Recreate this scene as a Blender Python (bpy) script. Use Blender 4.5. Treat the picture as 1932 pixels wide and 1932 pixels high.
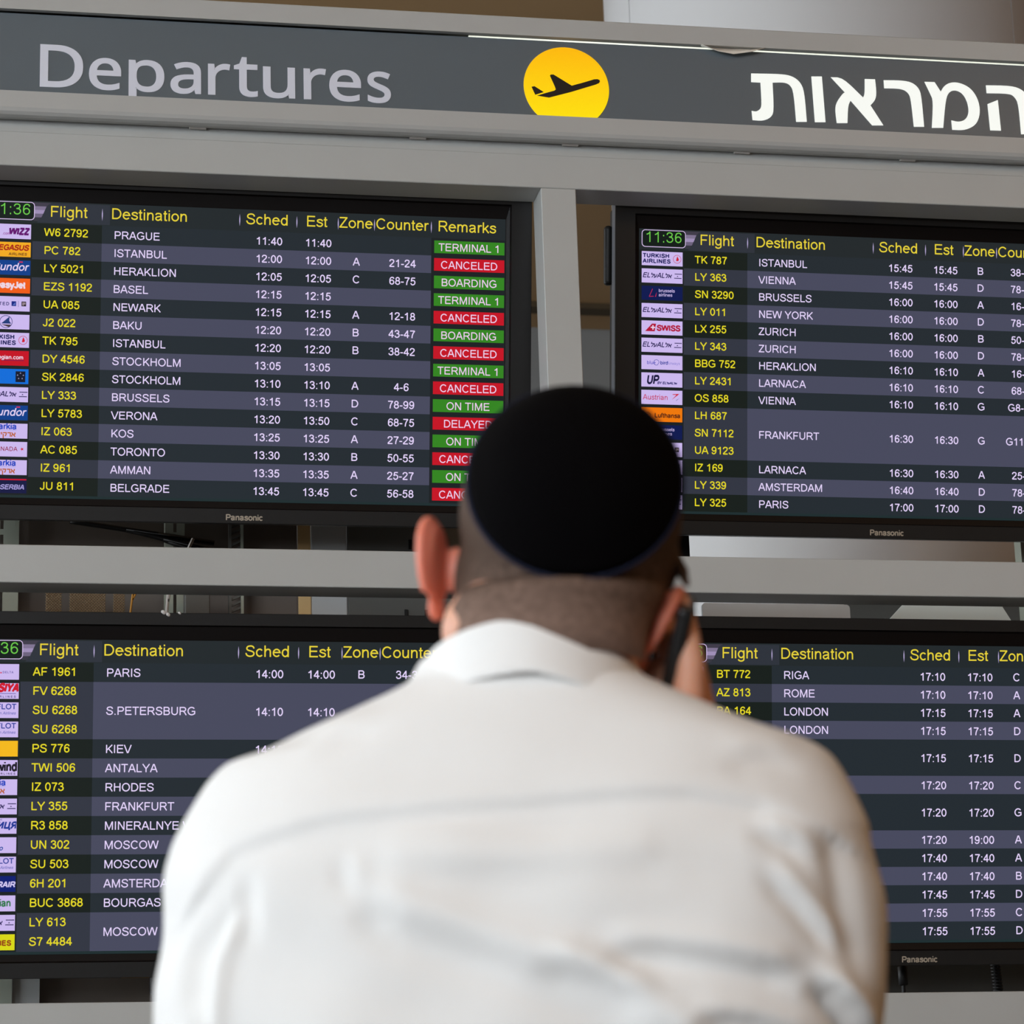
import bpy, bmesh, math, random
from math import sin, cos, pi, radians
from mathutils import Vector, Matrix, Euler
from mathutils.geometry import tessellate_polygon

for o in list(bpy.data.objects):
    bpy.data.objects.remove(o)
SC = bpy.context.scene
COL = SC.collection
EYE = 1.14                                  # height of the photographer's lens above the floor


def lin(c):
    return tuple(((v / 255) / 12.92 if v / 255 <= 0.04045 else ((v / 255 + 0.055) / 1.055) ** 2.4) for v in c)


# ---------------------------------------------------------------- camera
cam = bpy.data.cameras.new('camera')
cam.lens = 99.3966
cam.sensor_width = 36.0
cam.clip_start = 0.05
cam.clip_end = 200
cam.dof.use_dof = True
cam.dof.focus_distance = 5.95
cam.dof.aperture_fstop = 10.5
cam_o = bpy.data.objects.new('camera', cam)
COL.objects.link(cam_o)
R_ = Vector((0.982266, -0.184994, -0.030499))
U_ = Vector((-0.020010, -0.265175, 0.963993))
F_ = Vector((0.186420, 0.946287, 0.264174))
M = Matrix((R_, U_, -F_)).transposed().to_4x4()
M.translation = Vector((0, 0, EYE))
cam_o.matrix_world = M
SC.camera = cam_o

# ---------------------------------------------------------------- view, world, daylight
SC.view_settings.view_transform = 'Standard'
SC.view_settings.look = 'None'
SC.view_settings.gamma = 1
SC.view_settings.use_curve_mapping = False
SC.view_settings.exposure = 0.0
w = bpy.data.worlds.new('sky')
SC.world = w
w.use_nodes = True
w.node_tree.nodes['Background'].inputs[0].default_value = (0.80, 0.88, 1.0, 1)
w.node_tree.nodes['Background'].inputs[1].default_value = 0.22


def area(name, loc, target, sx, sy, power, color):
    l = bpy.data.lights.new(name, 'AREA')
    l.shape = 'RECTANGLE'
    l.size, l.size_y, l.energy, l.color = sx, sy, power, color
    o = bpy.data.objects.new(name, l)
    COL.objects.link(o)
    o.location = loc
    d = Vector(target) - Vector(loc)
    o.rotation_euler = d.to_track_quat('-Z', 'Y').to_euler()
    return o


# daylight through the tall glazing on the left and behind the viewer
area('daylight_left', (-6.8, -2.6, 3.4), (0.5, 3.2, 2.2), 10.5, 4.4, 1040, (0.88, 0.94, 1.0))
area('daylight_left_far', (-6.8, 8.6, 3.6), (2.0, 8.6, 3.2), 9.0, 4.4, 560, (0.88, 0.94, 1.0))
area('daylight_rear', (-4.6, -7.4, 3.6), (0.6, 3.0, 2.4), 4.6, 4.2, 130, (0.97, 0.98, 1.0))
# added warm fill standing in for light bounced from the tan right side
area('warm_fill_right', (5.2, -1.0, 5.6), (0.6, 2.6, 1.2), 1.6, 1.6, 55, (1.0, 0.60, 0.30))


# ---------------------------------------------------------------- materials
def mat(name, color, rough=0.5, metal=0.0, spec=0.5, noise=0.0, nscale=60.0, bump=0.0, bscale=200.0, emit=None, estr=1.0, sss=0.0, sheen=0.0):
    m = bpy.data.materials.new(name)
    m.use_nodes = True
    nt = m.node_tree
    b = nt.nodes['Principled BSDF']
    c = lin(color)
    b.inputs['Base Color'].default_value = (*c, 1)
    b.inputs['Roughness'].default_value = rough
    b.inputs['Metallic'].default_value = metal
    b.inputs['Specular IOR Level'].default_value = spec
    if sss:
        b.inputs['Subsurface Weight'].default_value = sss
        b.inputs['Subsurface Radius'].default_value = (0.02, 0.006, 0.003)
        b.inputs['Subsurface Scale'].default_value = 0.6
    if sheen:
        b.inputs['Sheen Weight'].default_value = sheen
    if noise or bump:
        tc = nt.nodes.new('ShaderNodeTexCoord')
    if noise:
        n = nt.nodes.new('ShaderNodeTexNoise')
        n.inputs['Scale'].default_value = nscale
        n.inputs['Detail'].default_value = 6
        nt.links.new(tc.outputs['Object'], n.inputs['Vector'])
        r = nt.nodes.new('ShaderNodeMapRange')
        r.inputs['To Min'].default_value = 1 - noise
        r.inputs['To Max'].default_value = 1 + noise
        nt.links.new(n.outputs['Fac'], r.inputs['Value'])
        h = nt.nodes.new('ShaderNodeMix')
        h.data_type = 'RGBA'
        h.blend_type = 'MULTIPLY'
        h.inputs['Factor'].default_value = 1
        h.inputs['A'].default_value = (*c, 1)
        nt.links.new(r.outputs['Result'], h.inputs['B'])
        nt.links.new(h.outputs['Result'], b.inputs['Base Color'])
    if bump:
        n2 = nt.nodes.new('ShaderNodeTexNoise')
        n2.inputs['Scale'].default_value = bscale
        n2.inputs['Detail'].default_value = 4
        nt.links.new(tc.outputs['Object'], n2.inputs['Vector'])
        bp = nt.nodes.new('ShaderNodeBump')
        bp.inputs['Strength'].default_value = bump
        bp.inputs['Distance'].default_value = 0.002
        nt.links.new(n2.outputs['Fac'], bp.inputs['Height'])
        nt.links.new(bp.outputs['Normal'], b.inputs['Normal'])
    if emit:
        b.inputs['Emission Color'].default_value = (*lin(emit), 1)
        b.inputs['Emission Strength'].default_value = estr
    return m


MT = {}


def pix(color):
    """a lit picture element colour of a display: black glass that gives off this colour"""
    k = ('pix', tuple(color))
    if k not in MT:
        MT[k] = mat('display_%02x%02x%02x' % tuple(color), (6, 6, 7), rough=0.28, spec=0.25, emit=color)
    return MT[k]


MT['paint'] = mat('grey_metal_paint', (184, 185, 182), rough=0.42, spec=0.35, noise=0.035, nscale=9, bump=0.05, bscale=900)
MT['paint_edge'] = mat('grey_rail_paint', (182, 182, 179), rough=0.38, spec=0.4, noise=0.03, nscale=12)
MT['black_plastic'] = mat('black_plastic', (30, 30, 30), rough=0.45, spec=0.35, noise=0.1, nscale=30)
MT['bezel'] = mat('satin_black_bezel', (33, 33, 33), rough=0.38, spec=0.4, noise=0.06, nscale=20)
MT['inner_bezel'] = mat('dark_screen_rim', (14, 9, 8), rough=0.5, spec=0.2)
MT['grey_plastic'] = mat('grey_plastic_edge', (112, 117, 126), rough=0.4)
MT['glass'] = mat('dark_display_glass', (8, 8, 9), rough=0.22, spec=0.35, emit=(10, 13, 14))
MT['silver_print'] = mat('silver_print', (190, 178, 160), rough=0.4, metal=0.2)
MT['sign_panel'] = mat('slate_sign_panel', (100, 109, 115), rough=0.33, spec=0.45, noise=0.03, nscale=5)
MT['letter_grey'] = mat('unlit_opal_letter', (226, 229, 242), rough=0.4)
MT['letter_lit'] = mat('lit_opal_letter', (120, 122, 120), rough=0.4, emit=(246, 249, 243), estr=0.9)
MT['black_print'] = mat('black_print', (28, 22, 20), rough=0.5)
MT['dark_steel'] = mat('dark_steel', (72, 70, 66), rough=0.55, noise=0.1, nscale=14)
MT['galv'] = mat('galvanised_steel', (165, 170, 155), rough=0.5, metal=0.15, noise=0.08, nscale=25)
MT['cable'] = mat('black_cable', (16, 15, 15), rough=0.5)
MT['white_clip'] = mat('pale_plastic', (205, 200, 195), rough=0.5)
MT['yellow'] = mat('yellow_cable', (200, 140, 40), rough=0.5)
MT['tan'] = mat('tan_panel', (226, 188, 130), rough=0.6, noise=0.06, nscale=3)
MT['column'] = mat('column_cladding', (206, 206, 206), rough=0.38, metal=0.0, spec=0.4, noise=0.02, nscale=2)


# ---------------------------------------------------------------- object helpers
def tag(o, label=None, cat=None, group=None, kind=None):
    if label: o['label'] = label
    if cat: o['category'] = cat
    if group: o['group'] = group
    if kind: o['kind'] = kind
    return o


def empty(name, loc=(0, 0, 0), mw=None):
    o = bpy.data.objects.new(name, None)
    COL.objects.link(o)
    if mw is not None:
        o.matrix_world = mw
    else:
        o.location = loc
    o.empty_display_size = 0.05
    return o


def link(name, me, m, parent=None, smooth=False):
    if isinstance(me, bmesh.types.BMesh):
        d = bpy.data.meshes.new(name)
        me.to_mesh(d)
        me.free()
        me = d
    for mm in (m if isinstance(m, (list, tuple)) else [m]):
        me.materials.append(mm)
    if smooth:
        for p in me.polygons:
            p.use_smooth = True
    o = bpy.data.objects.new(name, me)
    COL.objects.link(o)
    if parent is not None:
        o.parent = parent
    return o


def box(bm, a, b, bev=0.0, seg=1):
    """axis aligned box between corners a and b, bevelled"""
    a, b = Vector(a), Vector(b)
    c, s = (a + b) / 2, b - a
    r = bmesh.ops.create_cube(bm, size=1, matrix=Matrix.Translation(c) @ Matrix.Diagonal((abs(s.x), abs(s.y), abs(s.z), 1)))
    if bev:
        ed = {e for v in r['verts'] for e in v.link_edges}
        bmesh.ops.bevel(bm, geom=list(ed), offset=bev, segments=seg, affect='EDGES', profile=0.5)


def boxobj(name, a, b, m, parent=None, bev=0.0, seg=1):
    bm = bmesh.new()
    box(bm, a, b, bev, seg)
    return link(name, bm, m, parent)


def prism(bm, pts, y0, y1):
    """polygon in x,z extruded from y0 (front) to y1"""
    f = [bm.verts.new((x, y0, z)) for x, z in pts]
    k = [bm.verts.new((x, y1, z)) for x, z in pts]
    n = len(pts)
    tris = tessellate_polygon([[Vector((x, z, 0)) for x, z in pts]])
    for t in tris:
        a, b, c = [pts[i] for i in t]
        cr = (b[0] - a[0]) * (c[1] - a[1]) - (b[1] - a[1]) * (c[0] - a[0])
        t = t if cr > 0 else (t[0], t[2], t[1])
        try:
            bm.faces.new([f[i] for i in t])
            bm.faces.new([k[i] for i in reversed(t)])
        except ValueError:
            pass
    for i in range(n):
        j = (i + 1) % n
        bm.faces.new((f[i], k[i], k[j], f[j]))
    bmesh.ops.recalc_face_normals(bm, faces=bm.faces)


def tube(bm, pts, r, seg=10, caps=True):
    """round tube through points, r a number or one per point"""
    pts = [Vector(p) for p in pts]
    rs = r if isinstance(r, (list, tuple)) else [r] * len(pts)
    rings = []
    up = None
    for i, p in enumerate(pts):
        t = (pts[min(i + 1, len(pts) - 1)] - pts[max(i - 1, 0)]).normalized()
        if up is None:
            up = Vector((0, 0, 1)) if abs(t.z) < 0.9 else Vector((1, 0, 0))
        a = t.cross(up).normalized()
        b = a.cross(t).normalized()
        up = b
        rings.append([bm.verts.new(p + (a * cos(2 * pi * k / seg) + b * sin(2 * pi * k / seg)) * rs[i]) for k in range(seg)])
    for i in range(len(rings) - 1):
        for k in range(seg):
            bm.faces.new((rings[i][k], rings[i][(k + 1) % seg], rings[i + 1][(k + 1) % seg], rings[i + 1][k]))
    if caps:
        bm.faces.new(list(reversed(rings[0])))
        bm.faces.new(rings[-1])
    return rings


def loft(bm, rings, caps=True, closed=True):
    vs = [[bm.verts.new(p) for p in r] for r in rings]
    n = len(vs[0])
    for i in range(len(vs) - 1):
        for k in range(n if closed else n - 1):
            bm.faces.new((vs[i][k], vs[i][(k + 1) % n], vs[i + 1][(k + 1) % n], vs[i + 1][k]))
    if caps:
        bm.faces.new(list(reversed(vs[0])))
        bm.faces.new(vs[-1])
    return vs


def ell(bm, c, r, rot=None, u=24, v=16):
    mm = Matrix.Translation(c)
    if rot is not None:
        mm = mm @ rot.to_4x4()
    bmesh.ops.create_uvsphere(bm, u_segments=u, v_segments=v, radius=1, matrix=mm @ Matrix.Diagonal((r[0], r[1], r[2], 1)))


def capsule(bm, pts, rs, seg=14):
    """tapered limb: tube with balls at the joints"""
    for i in range(len(pts) - 1):
        tube(bm, [pts[i], pts[i + 1]], [rs[i], rs[i + 1]], seg)
    for p, r in zip(pts, rs):
        ell(bm, p, (r, r, r), u=seg, v=10)


def fuse(bm, voxel, smooth=6, fac=0.5):
    """one continuous surface from overlapping closed shapes"""
    me = bpy.data.meshes.new('tmp')
    bmesh.ops.recalc_face_normals(bm, faces=bm.faces)
    bm.to_mesh(me)
    bm.free()
    o = bpy.data.objects.new('tmp', me)
    COL.objects.link(o)
    md = o.modifiers.new('r', 'REMESH')
    md.mode = 'VOXEL'
    md.voxel_size = voxel
    if smooth:
        s = o.modifiers.new('s', 'SMOOTH')
        s.iterations = smooth
        s.factor = fac
    dg = bpy.context.evaluated_depsgraph_get()
    out = bpy.data.meshes.new_from_object(o.evaluated_get(dg))
    bpy.data.objects.remove(o)
    bpy.data.meshes.remove(me)
    return out


# ---------------------------------------------------------------- plain sans lettering drawn as pen strokes
def A(cx, cy, rx, ry, a0, a1):
    n = max(3, int(abs(a1 - a0) / 18))
    return [(cx + rx * cos(radians(a0 + (a1 - a0) * i / n)), cy + ry * sin(radians(a0 + (a1 - a0) * i / n))) for i in range(n + 1)]


def S(*p):
    """smooth pen path through points"""
    out = []
    q = [p[0]] + list(p) + [p[-1]]
    for i in range(1, len(q) - 2):
        p0, p1, p2, p3 = q[i - 1], q[i], q[i + 1], q[i + 2]
        for k in range(4):
            t = k / 4
            out.append(tuple(0.5 * (2 * p1[d] + (p2[d] - p0[d]) * t + (2 * p0[d] - 5 * p1[d] + 4 * p2[d] - p3[d]) * t * t + (3 * p1[d] - p0[d] - 3 * p2[d] + p3[d]) * t ** 3) for d in (0, 1)))
    out.append(p[-1])
    return out


def V(x, a=0, b=716):
    return [(x, a), (x, b)]


GL = {
    'A': (667, [[(45, 0), (315, 706)], [(622, 0), (352, 706)], [(150, 240), (517, 240)], [(300, 672), (367, 672)]]),
    'B': (667, [V(118), [(118, 672)] + A(380, 522, 165, 150, 90, -90) + [(118, 372)], [(380, 372)] + A(392, 208, 185, 164, 90, -90) + [(118, 44)]]),
    'C': (722, [A(378, 358, 292, 326, 38, 322)]),
    'D': (722, [V(120), [(120, 672), (300, 672)] + A(335, 358, 296, 314, 90, -90) + [(120, 44)]]),
    'E': (667, [V(123), [(123, 672), (605, 672)], [(123, 380), (575, 380)], [(123, 44), (622, 44)]]),
    'F': (611, [V(123), [(123, 672), (568, 672)], [(123, 350), (510, 350)]]),
    'G': (778, [A(398, 358, 310, 326, 40, 300) + [(668, 130), (668, 335), (410, 335)]]),
    'H': (722, [V(125), V(597), [(125, 382), (597, 382)]]),
    'I': (278, [V(139)]),
    'J': (500, [[(378, 716), (378, 190)] + A(225, 190, 153, 148, 0, -180)]),
    'K': (667, [V(120), [(600, 716), (130, 245)], [(270, 400), (620, 0)]]),
    'L': (556, [V(118), [(118, 44), (522, 44)]]),
    'M': (833, [V(120), V(713), [(140, 700), (416, 40), (693, 700)]]),
    'N': (722, [V(122), V(600), [(140, 700), (582, 20)]]),
    'O': (778, [A(389, 358, 302, 326, 0, 360)]),
    'P': (667, [V(122), [(122, 672)] + A(410, 500, 175, 172, 90, -90) + [(122, 328)]]),
    'Q': (778, [A(389, 358, 302, 326, 0, 360), [(450, 180), (690, -30)]]),
    'R': (722, [V(122), [(122, 672)] + A(430, 510, 175, 162, 90, -90) + [(122, 348)], [(400, 340), (520, 220), (655, 0)]]),
    'S': (667, [S((575, 520), (535, 620), (440, 672), (320, 676), (190, 640), (130, 545), (160, 450), (270, 395), (420, 355), (540, 290), (575, 190), (520, 85), (390, 38), (270, 40), (150, 90), (90, 190), (85, 240))]),
    'T': (611, [V(305), [(20, 672), (590, 672)]]),
    'U': (722, [[(122, 716), (122, 270)] + A(361, 270, 239, 230, 180, 360) + [(600, 716)]]),
    'V': (667, [[(35, 716), (315, 10)], [(632, 716), (352, 10)], [(300, 44), (367, 44)]]),
    'W': (944, [[(45, 716), (225, 20)], [(245, 20), (455, 700)], [(490, 700), (700, 20)], [(720, 20), (900, 716)]]),
    'X': (667, [[(50, 0), (610, 716)], [(50, 716), (620, 0)]]),
    'Y': (667, [[(40, 716), (333, 310)], [(627, 716), (333, 310)], V(333, 0, 330)]),
    'Z': (611, [[(50, 672), (560, 672)], [(540, 690), (60, 26)], [(30, 44), (580, 44)]]),
    '0': (556, [A(278, 358, 192, 320, 0, 360)]),
    '1': (556, [V(330), S((330, 690), (290, 620), (210, 560), (110, 520))]),
    '2': (556, [S((85, 500), (105, 600), (180, 665), (290, 678), (410, 640), (455, 530), (405, 410), (240, 240), (120, 125), (75, 44)), [(60, 44), (505, 44)]]),
    '3': (556, [S((85, 530), (150, 645), (270, 678), (400, 630), (430, 530), (370, 420), (220, 388)), S((220, 388), (370, 370), (460, 290), (465, 170), (390, 70), (270, 36), (140, 75), (80, 190))]),
    '4': (556, [V(375), [(375, 690), (50, 208)], [(40, 208), (530, 208)]]),
    '5': (556, [[(480, 672), (170, 672)], [(172, 690), (115, 345)], S((115, 345), (190, 430), (310, 445), (430, 375), (465, 245), (420, 110), (300, 40), (170, 55), (75, 190))]),
    '6': (556, [A(290, 228, 180, 190, 0, 360), S((480, 545), (425, 645), (310, 678), (190, 630), (120, 500), (105, 330), (110, 228))]),
    '7': (556, [[(50, 672), (500, 672)], S((495, 672), (370, 500), (270, 250), (240, 0))]),
    '8': (556, [A(278, 525, 155, 153, 0, 360), A(278, 208, 190, 170, 0, 360)]),
    '9': (556, [A(268, 488, 180, 190, 0, 360), S((75, 171), (140, 65), (250, 38), (370, 86), (440, 216), (455, 386), (448, 488))]),
    ':': (278, [V(139, 0, 96), V(139, 423, 519)]),
    '.': (278, [V(139, 0, 96)]),
    '-': (333, [[(35, 262), (298, 262)]]),
    ' ': (278, []),
    '|': (260, [V(130, -150, 716)]),
    'a': (556, [S((75, 375), (125, 460), (260, 482), (390, 440), (415, 330), (415, 120), (450, 0)), S((415, 300), (250, 268), (120, 230), (80, 135), (140, 50), (270, 40), (415, 150))]),
    'b': (556, [V(105), A(290, 259, 182, 222, 0, 360)]),
    'c': (500, [A(270, 259, 195, 222, 40, 320)]),
    'd': (556, [V(447), A(265, 259, 182, 222, 0, 360)]),
    'e': (556, [[(80, 285), (482, 285)] + A(278, 259, 205, 222, 7, 322)]),
    'f': (278, [S((100, 0), (100, 540), (130, 640), (200, 678), (285, 668)), [(15, 480), (250, 480)]]),
    'g': (556, [A(265, 265, 182, 216, 0, 360), S((447, 519), (447, 20), (420, -110), (280, -172), (130, -140), (80, -60))]),
    'h': (556, [V(105), S((105, 290), (170, 430), (290, 478), (400, 440), (440, 320)), V(440, 0, 340)]),
    'i': (222, [V(110, 0, 519), V(110, 618, 716)]),
    'j': (222, [V(110, -60, 519), V(110, 618, 716), [(110, -60), (20, -172)]]),
    'k': (500, [V(105), [(440, 519), (115, 200)], [(220, 310), (470, 0)]]),
    'l': (222, [V(110)]),
    'm': (833, [V(105, 0, 519), S((105, 290), (160, 440), (270, 480), (370, 430), (400, 320)), V(400, 0, 330), S((400, 290), (460, 440), (570, 480), (680, 430), (705, 320)), V(705, 0, 330)]),
    'n': (556, [V(105, 0, 519), S((105, 290), (170, 430), (290, 478), (400, 440), (440, 320)), V(440, 0, 340)]),
    'o': (556, [A(278, 259, 205, 222, 0, 360)]),
    'p': (556, [V(105, -200, 519), A(290, 259, 182, 222, 0, 360)]),
    'r': (333, [V(105, 0, 519), S((105, 300), (150, 420), (230, 478), (335, 468))]),
    's': (500, [S((435, 375), (370, 462), (250, 484), (120, 440), (115, 350), (240, 285), (390, 235), (425, 140), (350, 55), (240, 36), (110, 75), (60, 160))]),
    't': (278, [S((125, 660), (125, 120), (150, 50), (250, 42)), [(15, 480), (250, 480)]]),
    'u': (556, [V(445, 0, 519), S((110, 519), (110, 190), (150, 80), (260, 38), (380, 90), (445, 240))]),
    'v': (500, [[(25, 519), (235, 10)], [(475, 519), (265, 10)]]),
    'w': (722, [[(20, 519), (180, 10)], [(200, 10), (351, 500)], [(371, 500), (520, 10)], [(540, 10), (702, 519)]]),
    'y': (500, [[(25, 519), (245, 20)], [(475, 519), (255, 0), (190, -150), (70, -172)]]),
    'z': (500, [[(50, 478), (430, 478)], [(430, 490), (55, 30)], [(40, 42), (460, 42)]]),
    # Hebrew letters met in the airline marks
    '\u05d0': (560, [[(60, 519), (500, 0)], [(470, 519), (470, 360), (340, 190)], [(90, 0), (80, 150), (210, 330)]]),
    '\u05dc': (480, [[(90, 716), (90, 478), (420, 478), (420, 330), (200, 0)]]),
    '\u05e2': (520, [[(70, 519), (240, 60)], [(450, 519), (420, 250), (300, 80), (50, 0)]]),
    '\u05e8': (480, [[(50, 478), (400, 478), (400, 0)]]),
    '\u05e7': (540, [[(60, 478), (450, 478), (430, 250), (320, 60)], V(100, -200, 330)]),
    '\u05d9': (240, [[(60, 478), (150, 478), (150, 250)]]),
    # Cyrillic letters met in the airline marks
    '\u0438': (560, [V(100, 0, 519), V(450, 0, 519), [(100, 40), (450, 480)]]),
    '\u0446': (580, [V(100, 0, 519), V(440, 0, 519), [(100, 44), (540, 44)], V(540, -130, 44)]),
    '\u044f': (520, [V(430, 0, 519), [(430, 478)] + A(240, 360, 150, 118, 90, 270) + [(430, 242)], [(240, 242), (60, 0)]]),
}


def stroke_quads(pts, h, out):
    """thicken a pen path into quads"""
    n = len(pts)
    closed = n > 3 and math.hypot(pts[0][0] - pts[-1][0], pts[0][1] - pts[-1][1]) < 1
    L, R = [], []
    for i in range(n):
        if closed:
            a, b, c = pts[(i - 1) % (n - 1)], pts[i % (n - 1)], pts[(i + 1) % (n - 1)]
        else:
            a, b, c = pts[max(i - 1, 0)], pts[i], pts[min(i + 1, n - 1)]
        d1 = Vector((b[0] - a[0], b[1] - a[1]))
        d2 = Vector((c[0] - b[0], c[1] - b[1]))
        if d1.length < 1e-6: d1 = d2.copy()
        if d2.length < 1e-6: d2 = d1.copy()
        d1.normalize()
        d2.normalize()
        t = d1 + d2
        if t.length < 1e-3: t = d1.copy()
        t.normalize()
        nn = Vector((-t.y, t.x))
        k = h / max(0.45, nn.dot(Vector((-d1.y, d1.x))))
        L.append((b[0] + nn.x * k, b[1] + nn.y * k))
        R.append((b[0] - nn.x * k, b[1] - nn.y * k))
    for i in range(n - 1):
        out.append((R[i], R[i + 1], L[i + 1], L[i]))


GC = {}


def glyph(ch, h):
    k = (ch, h)
    if k not in GC:
        q = []
        for s in GL.get(ch, GL[' '])[1]:
            stroke_quads(s, h, q)
        GC[k] = q
    return GC[k]


def text_width(s, em, track=0):
    return sum(GL.get(c, GL[' '])[0] + track for c in s) * em / 1000


def text_quads(s, x, y, em, align='l', h=44, slant=0.0, xs=1.0, track=0):
    """quads (in metres, flat) of a line of lettering; x is left edge, centre or right edge"""
    wd = text_width(s, em, track) * xs
    x0 = x - (wd / 2 if align == 'c' else wd if align == 'r' else 0)
    out = []
    pen = 0
    for ch in s:
        for q in glyph(ch, h):
            out.append([(x0 + ((px + pen) + slant * py) * em / 1000 * xs, y + py * em / 1000) for px, py in q])
        pen += GL.get(ch, GL[' '])[0] + track
    return out


def flat_mesh(name, quads, m, parent, y=0.0):
    """flat print: polygons in x,z facing -y"""
    vs, fs = [], []
    for q in quads:
        ar = sum(q[i][0] * q[(i + 1) % len(q)][1] - q[(i + 1) % len(q)][0] * q[i][1] for i in range(len(q)))
        if ar < 0: q = list(reversed(q))
        b = len(vs)
        vs += [(px, y, pz) for px, pz in q]
        fs.append(tuple(range(b, b + len(q))))
    me = bpy.data.meshes.new(name)
    me.from_pydata(vs, [], fs)
    return link(name, me, m, parent)


def rect(x0, z0, x1, z1):
    return [(x0, z0), (x1, z0), (x1, z1), (x0, z1)]


def disc(cx, cz, r, n=20, rz=None):
    rz = rz or r
    return [(cx + r * cos(2 * pi * i / n), cz + rz * sin(2 * pi * i / n)) for i in range(n)]
# ================================================================ the hall
def struct(name, a, b, m, bev=0.0):
    return tag(boxobj(name, a, b, m, None, bev), kind='structure')


MT['floor'] = mat('polished_stone', (66, 61, 54), rough=0.3, noise=0.08, nscale=3)
MT['ceil'] = mat('warm_ceiling_panel', (168, 134, 92), rough=0.7, noise=0.04, nscale=1.5)
MT['ceil_gap'] = mat('ceiling_joint', (70, 56, 34), rough=0.8)
MT['ceil_strip'] = mat('ceiling_batten', (196, 164, 120), rough=0.6)
MT['wall_tan'] = mat('tan_wall_panel', (150, 106, 64), rough=0.6, noise=0.05, nscale=2)
MT['wall_grey'] = mat('grey_bulkhead', (128, 129, 128), rough=0.6, noise=0.03, nscale=3)
MT['mullion'] = mat('white_mullion', (205, 207, 210), rough=0.4)
MT['wgl'] = mat('window_glass', (225, 235, 240), rough=0.02)
MT['wgl'].node_tree.nodes['Principled BSDF'].inputs['Transmission Weight'].default_value = 1.0

CZ = 4.92 + EYE
struct('floor', (-7.2, -8.2, -0.06), (9.2, 16.4, 0.0), MT['floor'])
ce = struct('ceiling', (-7.2, -8.2, CZ), (9.2, 13.96, CZ + 0.15), MT['ceil'])
for k, xx in enumerate((0.55, 3.35, 6.15)):
    # slanting battens and joints between the ceiling panels
    bm = bmesh.new()
    box(bm, (-0.09, -4.6, -0.012), (0.09, 4.6, 0.0))
    o = link('ceiling_batten', bm, MT['ceil_strip'], ce)
    o.location = (xx, 9.9, CZ - 0.001)
    o.rotation_euler = (0, 0, radians(-27))
boxobj('ceiling_joint', (-7.0, 13.55, CZ - 0.03), (9.0, 13.66, CZ + 0.01), MT['ceil_gap'], ce)
struct('wall_back', (-7.2, 14.2, 0.0), (9.2, 14.4, CZ + 0.15), MT['wall_grey'])
struct('trim_1', (-7.2, 13.96, CZ - 1.6), (9.2, 14.2, CZ + 0.15), MT['wall_grey'])
struct('wall_right', (9.0, -8.2, 0.0), (9.2, 14.2, CZ), MT['wall_tan'])


def glazed_wall(wname, a, b, n, first):
    """low wall, glazing bays and head along the line a-b (x,y)"""
    a, b = Vector((a[0], a[1], 0)), Vector((b[0], b[1], 0))
    L = (b - a).length
    ang = math.atan2(b.y - a.y, b.x - a.x)
    rt = Matrix.Translation(a) @ Matrix.Rotation(ang, 4, 'Z')
    bm = bmesh.new()
    box(bm, (0, -0.1, 0), (L, 0.1, 0.8))
    box(bm, (0, -0.1, 5.8), (L, 0.1, CZ))
    o = link(wname, bm, MT['mullion'])
    o.matrix_world = rt
    tag(o, kind='structure')
    for i in range(n):
        x0, x1 = L * i / n, L * (i + 1) / n
        bm = bmesh.new()
        for q in ((x0, x0 + 0.07, 0.8, 5.8), (x1 - 0.07, x1, 0.8, 5.8)):
            box(bm, (q[0], -0.06, q[2]), (q[1], 0.06, q[3]))
        for zz in (0.8, 2.4, 4.0, 5.74):
            box(bm, (x0 + 0.07, -0.05, zz), (x1 - 0.07, 0.05, zz + 0.06))
        wn = link('window_%d' % (first + i), bm, MT['mullion'])
        wn.matrix_world = rt
        tag(wn, kind='structure')
        for z0, z1 in ((0.86, 2.4), (2.46, 4.0), (4.06, 5.74)):
            boxobj('pane', (x0 + 0.07, -0.006, z0), (x1 - 0.07, 0.006, z1), MT['wgl'], wn)


glazed_wall('wall_left', (-7.1, -8.1), (-7.1, 14.2), 8, 1)
glazed_wall('wall_rear', (-7.0, -8.1), (-0.6, -8.1), 3, 9)
struct('wall_rear_right', (-0.5, -8.2, 0.0), (9.0, -8.0, CZ), MT['wall_tan'])

MT['mid_grey_core'] = mat('grey_joint', (120, 120, 122), rough=0.6)
# round column behind the boards: cladding sheets with open joints
cc = Vector((3.022, 9.15, 0))
CR = 0.80
cl = empty('round_column', cc)
tag(cl, 'thick round pale column clad in smooth sheets, rising behind the lit sign', 'column')
bm = bmesh.new()
tube(bm, [(0, 0, 0), (0, 0, CZ - 0.01)], CR - 0.02, 48)
link('core', bm, MT['mid_grey_core'], cl, True)
for a0, a1 in ((-165.7, -53.6), (-53.2, 69.8), (70.2, 193.9)):
    bm = bmesh.new()
    ring = []
    N = 40
    rings = []
    for z in (0.02, CZ - 0.02):
        outer = [Vector((CR * cos(radians(a0 + (a1 - a0) * i / N)), CR * sin(radians(a0 + (a1 - a0) * i / N)), z)) for i in range(N + 1)]
        inner = [Vector(((CR - 0.015) * cos(radians(a0 + (a1 - a0) * i / N)), (CR - 0.015) * sin(radians(a0 + (a1 - a0) * i / N)), z)) for i in range(N, -1, -1)]
        rings.append(outer + inner)
    loft(bm, rings)
    bmesh.ops.recalc_face_normals(bm, faces=bm.faces)
    o = link('cladding_sheet', bm, MT['column'], cl, True)
    o.data.set_sharp_from_angle(angle=radians(40))

# ================================================================ the frame that carries the boards
FY = 5.5
FD = 0.085


def Z(z): return z + EYE


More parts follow.
